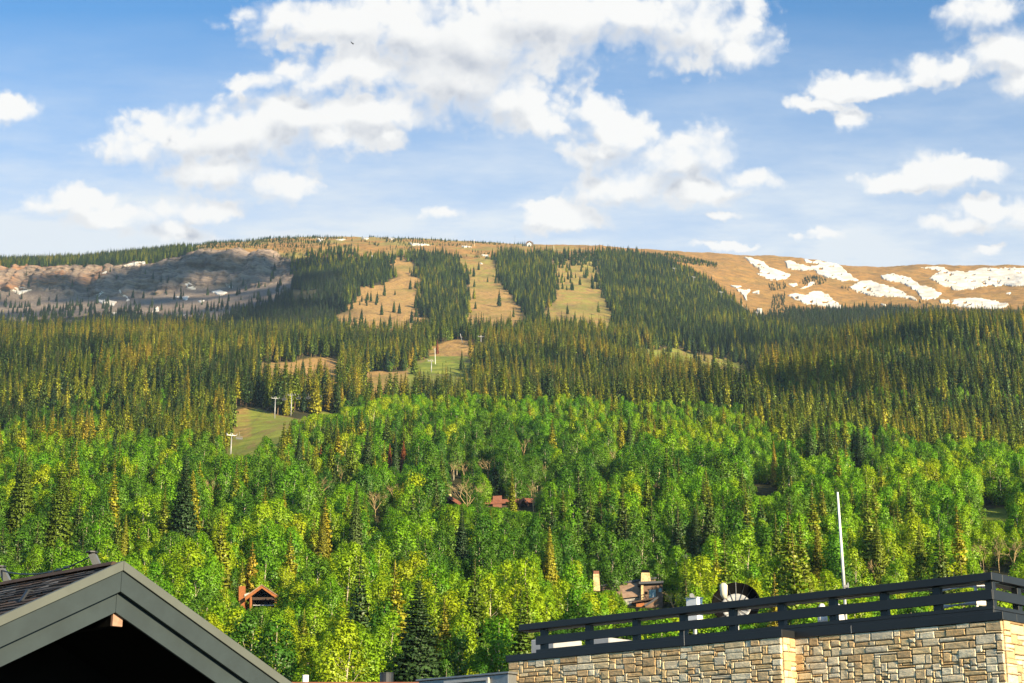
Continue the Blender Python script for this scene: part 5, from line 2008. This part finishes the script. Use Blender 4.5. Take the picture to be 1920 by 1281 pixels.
# white shed on the green lawn
v = View(522)
shed = empty('white_shed', gpoint(1860, 962), 'low white shed with a slanting roof on the small lawn at the right edge', 'shed')
poly_part('wall', v, [(1841, 958.5), (1875.5, 954.5), (1876.5, 962), (1841, 960.5)], 3, 'white_paint', shed, 0)
poly_part('roof', v, [(1839, 957.5), (1877, 953), (1877, 954.2), (1839, 958.8)], 3.6, 'dark_slate', shed, -.2)
footing(v, 1842, 1876, 961, 2.8, .1, shed, 'white_paint')
for x, y0, lab in ((1841.3, 944.5, 'thin grey pole at the left end of the white shed'), (1872.6, 942, 'thin grey pole at the right end of the white shed')):
    m_ = MB()
    a = v.p(x, 964, -1.5)
    m_.tube([a - UP * 1.5, v.p(x, y0, -1.5)], [.09, .06], 6)
    tag(m_.build('pole', MATS['galvanised']), lab, 'pole', 'poles by the white shed')

# ------------------------------------------------------------------ summit hut, masts and posts
b_ = gpoint(992, 462)
v = View(b_.y)
hut = empty('summit_hut', b_, 'arched roof hut on the summit ridge', 'hut')
arc = [(986.5, 459.5)] + [(992.5 - 6.5 * math.cos(a), 457.5 - 5.5 * math.sin(a)) for a in np.linspace(0, math.pi, 9)] + [(998.5, 459.5)]
inner = [(992.5 - 5.0 * math.cos(a), 457.5 - 4.0 * math.sin(a)) for a in np.linspace(math.pi, 0, 9)]
poly_part('roof', v, arc + inner, 5, 'brown_siding', hut, -.5)
poly_part('front_wall', v, [(988, 458), (992.5, 454), (997.5, 458), (997.5, 466), (988, 466)], 4, 'pale_soffit', hut, .1)
poly_part('door', v, [(991, 459), (993.5, 459), (993.5, 463), (991, 463)], .2, 'dark_timber', hut, -.15)
poly_part('side_shed', v, [(981, 458), (988, 456), (988, 466), (981, 466)], 3, 'dark_slate', hut, .5)
for x, y0, y1, r, mt, lab in ((965.5, 441, 458, .10, 'dark_steel', 'thin dark mast left of the summit hut'), (889.5, 449, 462, .30, 'cream_plastic', 'pale post on the green summit slope above the orange run'), (1038.5, 460, 474, .30, 'cream_plastic', 'pale post right of the summit hut')):
    f = gpoint(x, y1)
    m_ = MB()
    m_.tube([f - UP * 1, at(x, y0, f.y)], [r, r * .8], 6)
    tag(m_.build('mast', MATS[mt]), lab, 'mast')

# ------------------------------------------------------------------ chairlifts
CHAIRS, TOWERS = [], []


def lift_tower(px, py, h, label, group, s=1.0, face=0.0):
    f = below_top(px, py, h)
    t_ = empty('lift_tower', f, label, 'lift tower', group)
    a = Vector((math.cos(face), math.sin(face), 0))
    b = Vector((-math.sin(face), math.cos(face), 0))
    tp = f + UP * h
    m_ = MB()
    m_.tube([f - UP * 1.5, f + UP * (h - 1.2 * s)], [.42 * s, .28 * s], 10)
    m_.build('column', MATS['galvanised'], t_, smooth=True)
    m_ = MB()
    c = f + UP * (h - 1.2 * s)
    m_.box(c, a, b, UP, -2.6 * s, 2.6 * s, -.18 * s, .18 * s, -.16 * s, .18 * s)
    m_.build('cross_arm', MATS['galvanised'], t_, bevel=.02)
    for sg in (-1, 1):
        m_ = MB()
        e_ = c + a * (sg * 2.45 * s)
        m_.box(e_, a, b, UP, -.12 * s, .12 * s, -1.3 * s, 1.3 * s, .19 * s, .40 * s)
        for k in range(-2, 3):
            m_.tube([e_ + b * (k * .55 * s) + UP * .46 * s - a * .12 * s, e_ + b * (k * .55 * s) + UP * .46 * s + a * .12 * s], .22 * s, 8)
        m_.tube([e_ + UP * .2 * s, e_ + a * (sg * .25 * s) + UP * 1.0 * s], .10 * s, 5)
        m_.build('sheave_train', MATS['galvanised'], t_)
    m_ = MB()
    for sg in (-1, 1):
        m_.tube([c + a * (sg * .75 * s) + UP * .1 * s, c + a * (sg * .28 * s) + UP * 1.15 * s], .09 * s, 5)
    m_.tube([c - a * .5 * s + UP * 1.15 * s, c + a * .5 * s + UP * 1.15 * s], .10 * s, 5)
    m_.build('lifting_frame', MATS['galvanised'], t_)
    return t_, c, a, s


def cable(name, A, B, side, s, label, sag=1.2):
    a0, b0 = A[1] + A[2] * (side * 2.45 * A[3]) + UP * .72 * s, B[1] + B[2] * (side * 2.45 * B[3]) + UP * .72 * s
    pts = [a0.lerp(b0, f) - UP * (4 * sag * f * (1 - f)) for f in np.linspace(0, 1, 17)]
    m_ = MB()
    m_.tube(pts, .03, 4)
    tag(m_.build(name, MATS['dark_steel']), label, 'lift cable', 'chairlift cables')
    return pts


def chair_proto(s=1.0):
    e_ = empty('lift_chair', (0, 0, 0), 'lift chair', 'lift chair')
    m_ = MB()
    m_.tube([(0, 0, 0), (.0, .12, -.6), (0, .12, -1.6)], .05, 5)
    m_.build('hanger', MATS['galvanised'], e_)
    m_ = MB()
    m_.tube([(-1.1, .0, -2.5), (-1.1, .05, -1.62), (1.1, .05, -1.62), (1.1, .0, -2.5)], .05, 5)
    m_.build('bail_frame', MATS['galvanised'], e_)
    m_ = MB()
    m_.box((0, 0, 0), EX, EY, UP, -1.1, 1.1, -.55, .05, -2.62, -2.5)
    m_.build('seat', MATS['dark_steel'], e_, bevel=.03)
    m_ = MB()
    m_.box((0, 0, 0), EX, EY, UP, -1.1, 1.1, .06, .14, -2.48, -1.95)
    m_.build('backrest', MATS['dark_steel'], e_, bevel=.03)
    m_ = MB()
    m_.tube([(-1.05, -.5, -2.75), (1.05, -.5, -2.75)], .045, 5)
    m_.tube([(-1.05, -.1, -2.1), (-1.05, -.5, -2.75)], .035, 4)
    m_.tube([(1.05, -.1, -2.1), (1.05, -.5, -2.75)], .035, 4)
    m_.build('foot_bar', MATS['galvanised'], e_)
    return e_


proto = chair_proto()
first = True


def hang_chair(p, label, group, rz=0.0, s=1.0):
    global first
    if first:
        e_, first = proto, False
    else:
        e_ = proto.copy()
        COL.objects.link(e_)
        for c in proto.children:
            d = c.copy()
            COL.objects.link(d)
            d.parent = e_
    e_.location, e_.rotation_euler, e_.scale = p, (0, 0, rz), (s, s, s)
    e_['label'], e_['group'] = label, group


LG = 'lower chairlift towers by the green clearing'
A = lift_tower(434.5, 812, 10.5, 'white lift tower lowest of all, at the left foot of the clearing', LG, .8, .35)
B = lift_tower(516.5, 744, 12.0, 'lift tower on the crest of the clearing, left one of the close pair', LG, .8, .2)
Cc = lift_tower(547, 738, 12.5, 'lift tower on the crest of the clearing, right one of the close pair', LG, .8, -.1)
Dd = lift_tower(632.5, 727, 11.5, 'lift tower behind the round dark tree', LG, .8, -.3)
E1 = lift_tower(809, 674, 10, 'short white lift tower at the lower end of the upper meadow', 'upper meadow lift towers', 1.1, .1)
E2 = lift_tower(902, 629, 11, 'white topped lift tower between pines right of the upper meadow', 'upper meadow lift towers', 1.1, .1)
c1 = cable('lift_cable', A, B, 1, 1.1, 'lift cable from the lowest tower to the left crest tower')
c2 = cable('lift_cable', Cc, Dd, 1, 1.1, 'lift cable from the right crest tower to the tower behind the round tree')
c3 = cable('lift_cable', B, Cc, -1, 1.1, 'short lift cable joining the close pair of towers', .3)
c4 = cable('lift_cable', E1, E2, 1, 1.1, 'lift cable between the two upper meadow towers')


def on_cable(pts, px):
    best = min(range(len(pts) - 1), key=lambda k: abs((pxx(pts[k])[0] + pxx(pts[k + 1])[0]) / 2 - px))
    a, b = pts[best], pts[best + 1]
    xa, xb = pxx(a)[0], pxx(b)[0]
    f = 0.5 if abs(xb - xa) < 1e-6 else min(1, max(0, (px - xa) / (xb - xa)))
    return a.lerp(b, f) - UP * .03


CG = 'chairs on the lower chairlift'
hang_chair(on_cable(c1, 449), 'empty lift chair hanging right beside the lowest lift tower', CG, .3, 1.2)
hang_chair(on_cable(c3, 533), 'empty lift chair hanging between the close pair of towers', CG, .1, 1.1)
for px, lab in ((560, 'lift chair first to the right of the close pair of towers'), (578, 'lift chair second to the right of the close pair of towers'), (599, 'lift chair third to the right of the close pair of towers'), (618, 'lift chair fourth to the right of the close pair, nearest the round tree')):
    hang_chair(on_cable(c2, px), lab, CG, -.2, 1.15)
UG = 'upper chairlift towers on the dark spruce slope'
UT = [lift_tower(x, y, h, lab, UG, 1.25, .5) for x, y, h, lab in ((1264.5, 502, 13, 'topmost of the upper chairlift towers'), (1300.5, 518, 14, 'upper chairlift tower second from the top'), (1352, 546, 14, 'upper chairlift tower third from the top'), (1419.5, 584, 14, 'lowest of the upper chairlift towers, beside the snow'))]
UCB = []
for k, (a, b) in enumerate(zip(UT, UT[1:])):
    UCB.append(cable('lift_cable', a, b, 1, 1.25, 'upper lift cable span %s' % ['at the top of the slope', 'in the middle of the slope', 'lowest on the slope'][k], 2.0))
for px, k, lab in ((1278, 0, 'upper lift chair nearest the topmost tower'), (1290, 0, 'upper lift chair just above the second tower'), (1312, 1, 'upper lift chair just below the second tower'), (1330, 1, 'upper lift chair midway between second and third tower'),
                   (1371, 2, 'upper lift chair just below the third tower'), (1392, 2, 'left one of two neighbouring upper lift chairs above the lowest tower'), (1400, 2, 'right one of two neighbouring upper lift chairs above the lowest tower')):
    hang_chair(on_cable(UCB[k], px), lab, 'chairs on the upper chairlift', .5, 1.5)
# a slim snow gun and a leaning pole on the upper meadow
for x, y0, y1, lean, lab in ((816.5, 653, 683, -1.0, 'white upright pole standing in the shaded part of the upper meadow'), (867.5, 626, 643, -4.5, 'white leaning pole at the back of the upper meadow')):
    f = gpoint(x, y1)
    m_ = MB()
    m_.tube([f - UP, at(x + lean, y0, f.y)], [.22, .16], 6)
    tag(m_.build('snow_gun_pole', MATS['white_paint']), lab, 'pole', 'poles on the upper meadow')

# ------------------------------------------------------------------ round dark tree by the lift, and a bird
f = below_top(655, 729, 11)
rng2 = np.random.default_rng(77)
V_, F_, T_, cc_, nn_ = aspen_arrays(rng2, 11, 5.6, .10, 60, 70, .34, 1.0, .4)
rt = empty('round_tree', f, 'round dark green leafy tree beside the lift clearing', 'tree')
tv_, tf_, bd_ = trunk_arrays(rng2, 11, .3, .01, top=.7)
for nm, me_ in (('trunk', np_mesh('trunk', tv_, tf_, MATS['aspen_bark'])), ('crown', tinted('crown', V_, F_, ASPEN_HUES['deep green'], T_, nrm=unit(crown_normals(V_, 'aspen', 5.6, 5) + .6 * nn_)))):
    o_ = bpy.data.objects.new(nm, me_)
    COL.objects.link(o_)
    o_.parent = rt
bp = at(660.5, 81, 420)
m_ = MB()
m_.tube([bp + Vector((-.45, 0, .1)), bp + Vector((-.1, 0, .03)), bp + Vector((.25, 0, -.05)), bp + Vector((.5, 0, -.1))], [.02, .12, .11, .02], 6)
m_.face([bp + Vector((-.12, 0, .05)), bp + Vector((-.55, .3, .62)), bp + Vector((-.35, .25, .58)), bp + Vector((.12, 0, .04))])
m_.face([bp + Vector((.12, 0, .0)), bp + Vector((.42, -.3, -.55)), bp + Vector((.22, -.25, -.58)), bp + Vector((-.12, 0, -.0))])
tag(m_.build('bird', MATS['dark_steel']), 'dark bird gliding high in front of the big white cloud', 'bird')

# ------------------------------------------------------------------ the air between here and the mountain
HAZE = .00004
m = bpy.data.materials.new('haze')
m.use_nodes = True
t = NT(m.node_tree)
pv = m.node_tree.nodes.new('ShaderNodeVolumePrincipled')
pv.inputs['Color'].default_value = (.50, .70, 1.0, 1)
pv.inputs['Density'].default_value = HAZE
ho = m.node_tree.nodes.new('ShaderNodeOutputMaterial')
m.node_tree.links.new(pv.outputs[0], ho.inputs[1])
zlo, zhi = float(G[..., 2].min()) - 3, float(G[..., 2].max()) + 60
mb = MB()
mb.box((0, 0, 0), EX, EY, UP, -3800, 3800, -2600, 4300, zlo, zhi)
hz = mb.build('haze', m)
hz['kind'] = 'stuff'
hz['label'] = 'thin blue evening haze filling the valley'

# ------------------------------------------------------------------ unseen clouds added behind the viewer to shade parts of the mountain
def shade_cloud_mat(t):
    return t.n('BsdfDiffuse', (.85, .85, .85, 1))


material('shade_cloud_white', shade_cloud_mat)


def added_shade_cloud(targets, height, seed, label):
    """a lumpy cloud on the sun's side, over the places it shades"""
    rg = random.Random(seed)
    bm = bmesh.new()
    for px, py, n, r in targets:
        g_ = gpoint(px, py)
        c = g_ + SUN_DIR * ((height - g_.z) / SUN_DIR.z)
        for _ in range(n):
            q = c + Vector((rg.gauss(0, r * .5), rg.gauss(0, r * .5), rg.gauss(0, r * .18)))
            rr = r * rg.uniform(.35, .75)
            ret = bmesh.ops.create_icosphere(bm, subdivisions=2, radius=rr)
            for v_ in ret['verts']:
                k_ = 1 + rg.uniform(-.12, .12)
                v_.co = q + Vector((v_.co.x * k_, v_.co.y * k_, v_.co.z * .6 * k_))
    me_ = bpy.data.meshes.new('cloud')
    bm.to_mesh(me_)
    bm.free()
    me_.materials.append(MATS['shade_cloud_white'])
    me_.shade_smooth()
    o_ = link('cloud', me_)  # out of view, put there only to cast its shade
    o_['kind'] = 'structure'


bowl_spots = [(x, y, 2, 62) for y, x0, x1 in ((484, 350, 520), (508, 240, 530), (537, 90, 535), (562, 0, 540), (595, 0, 500), (626, 0, 470)) for x in range(x0, x1 + 1, 62)]
added_shade_cloud(bowl_spots, 2300, 4, '')
added_shade_cloud([(1430, 700, 4, 60), (1470, 735, 4, 60), (1540, 690, 3, 55), (1420, 655, 3, 55), (1500, 765, 3, 50)], 2300, 6, '')
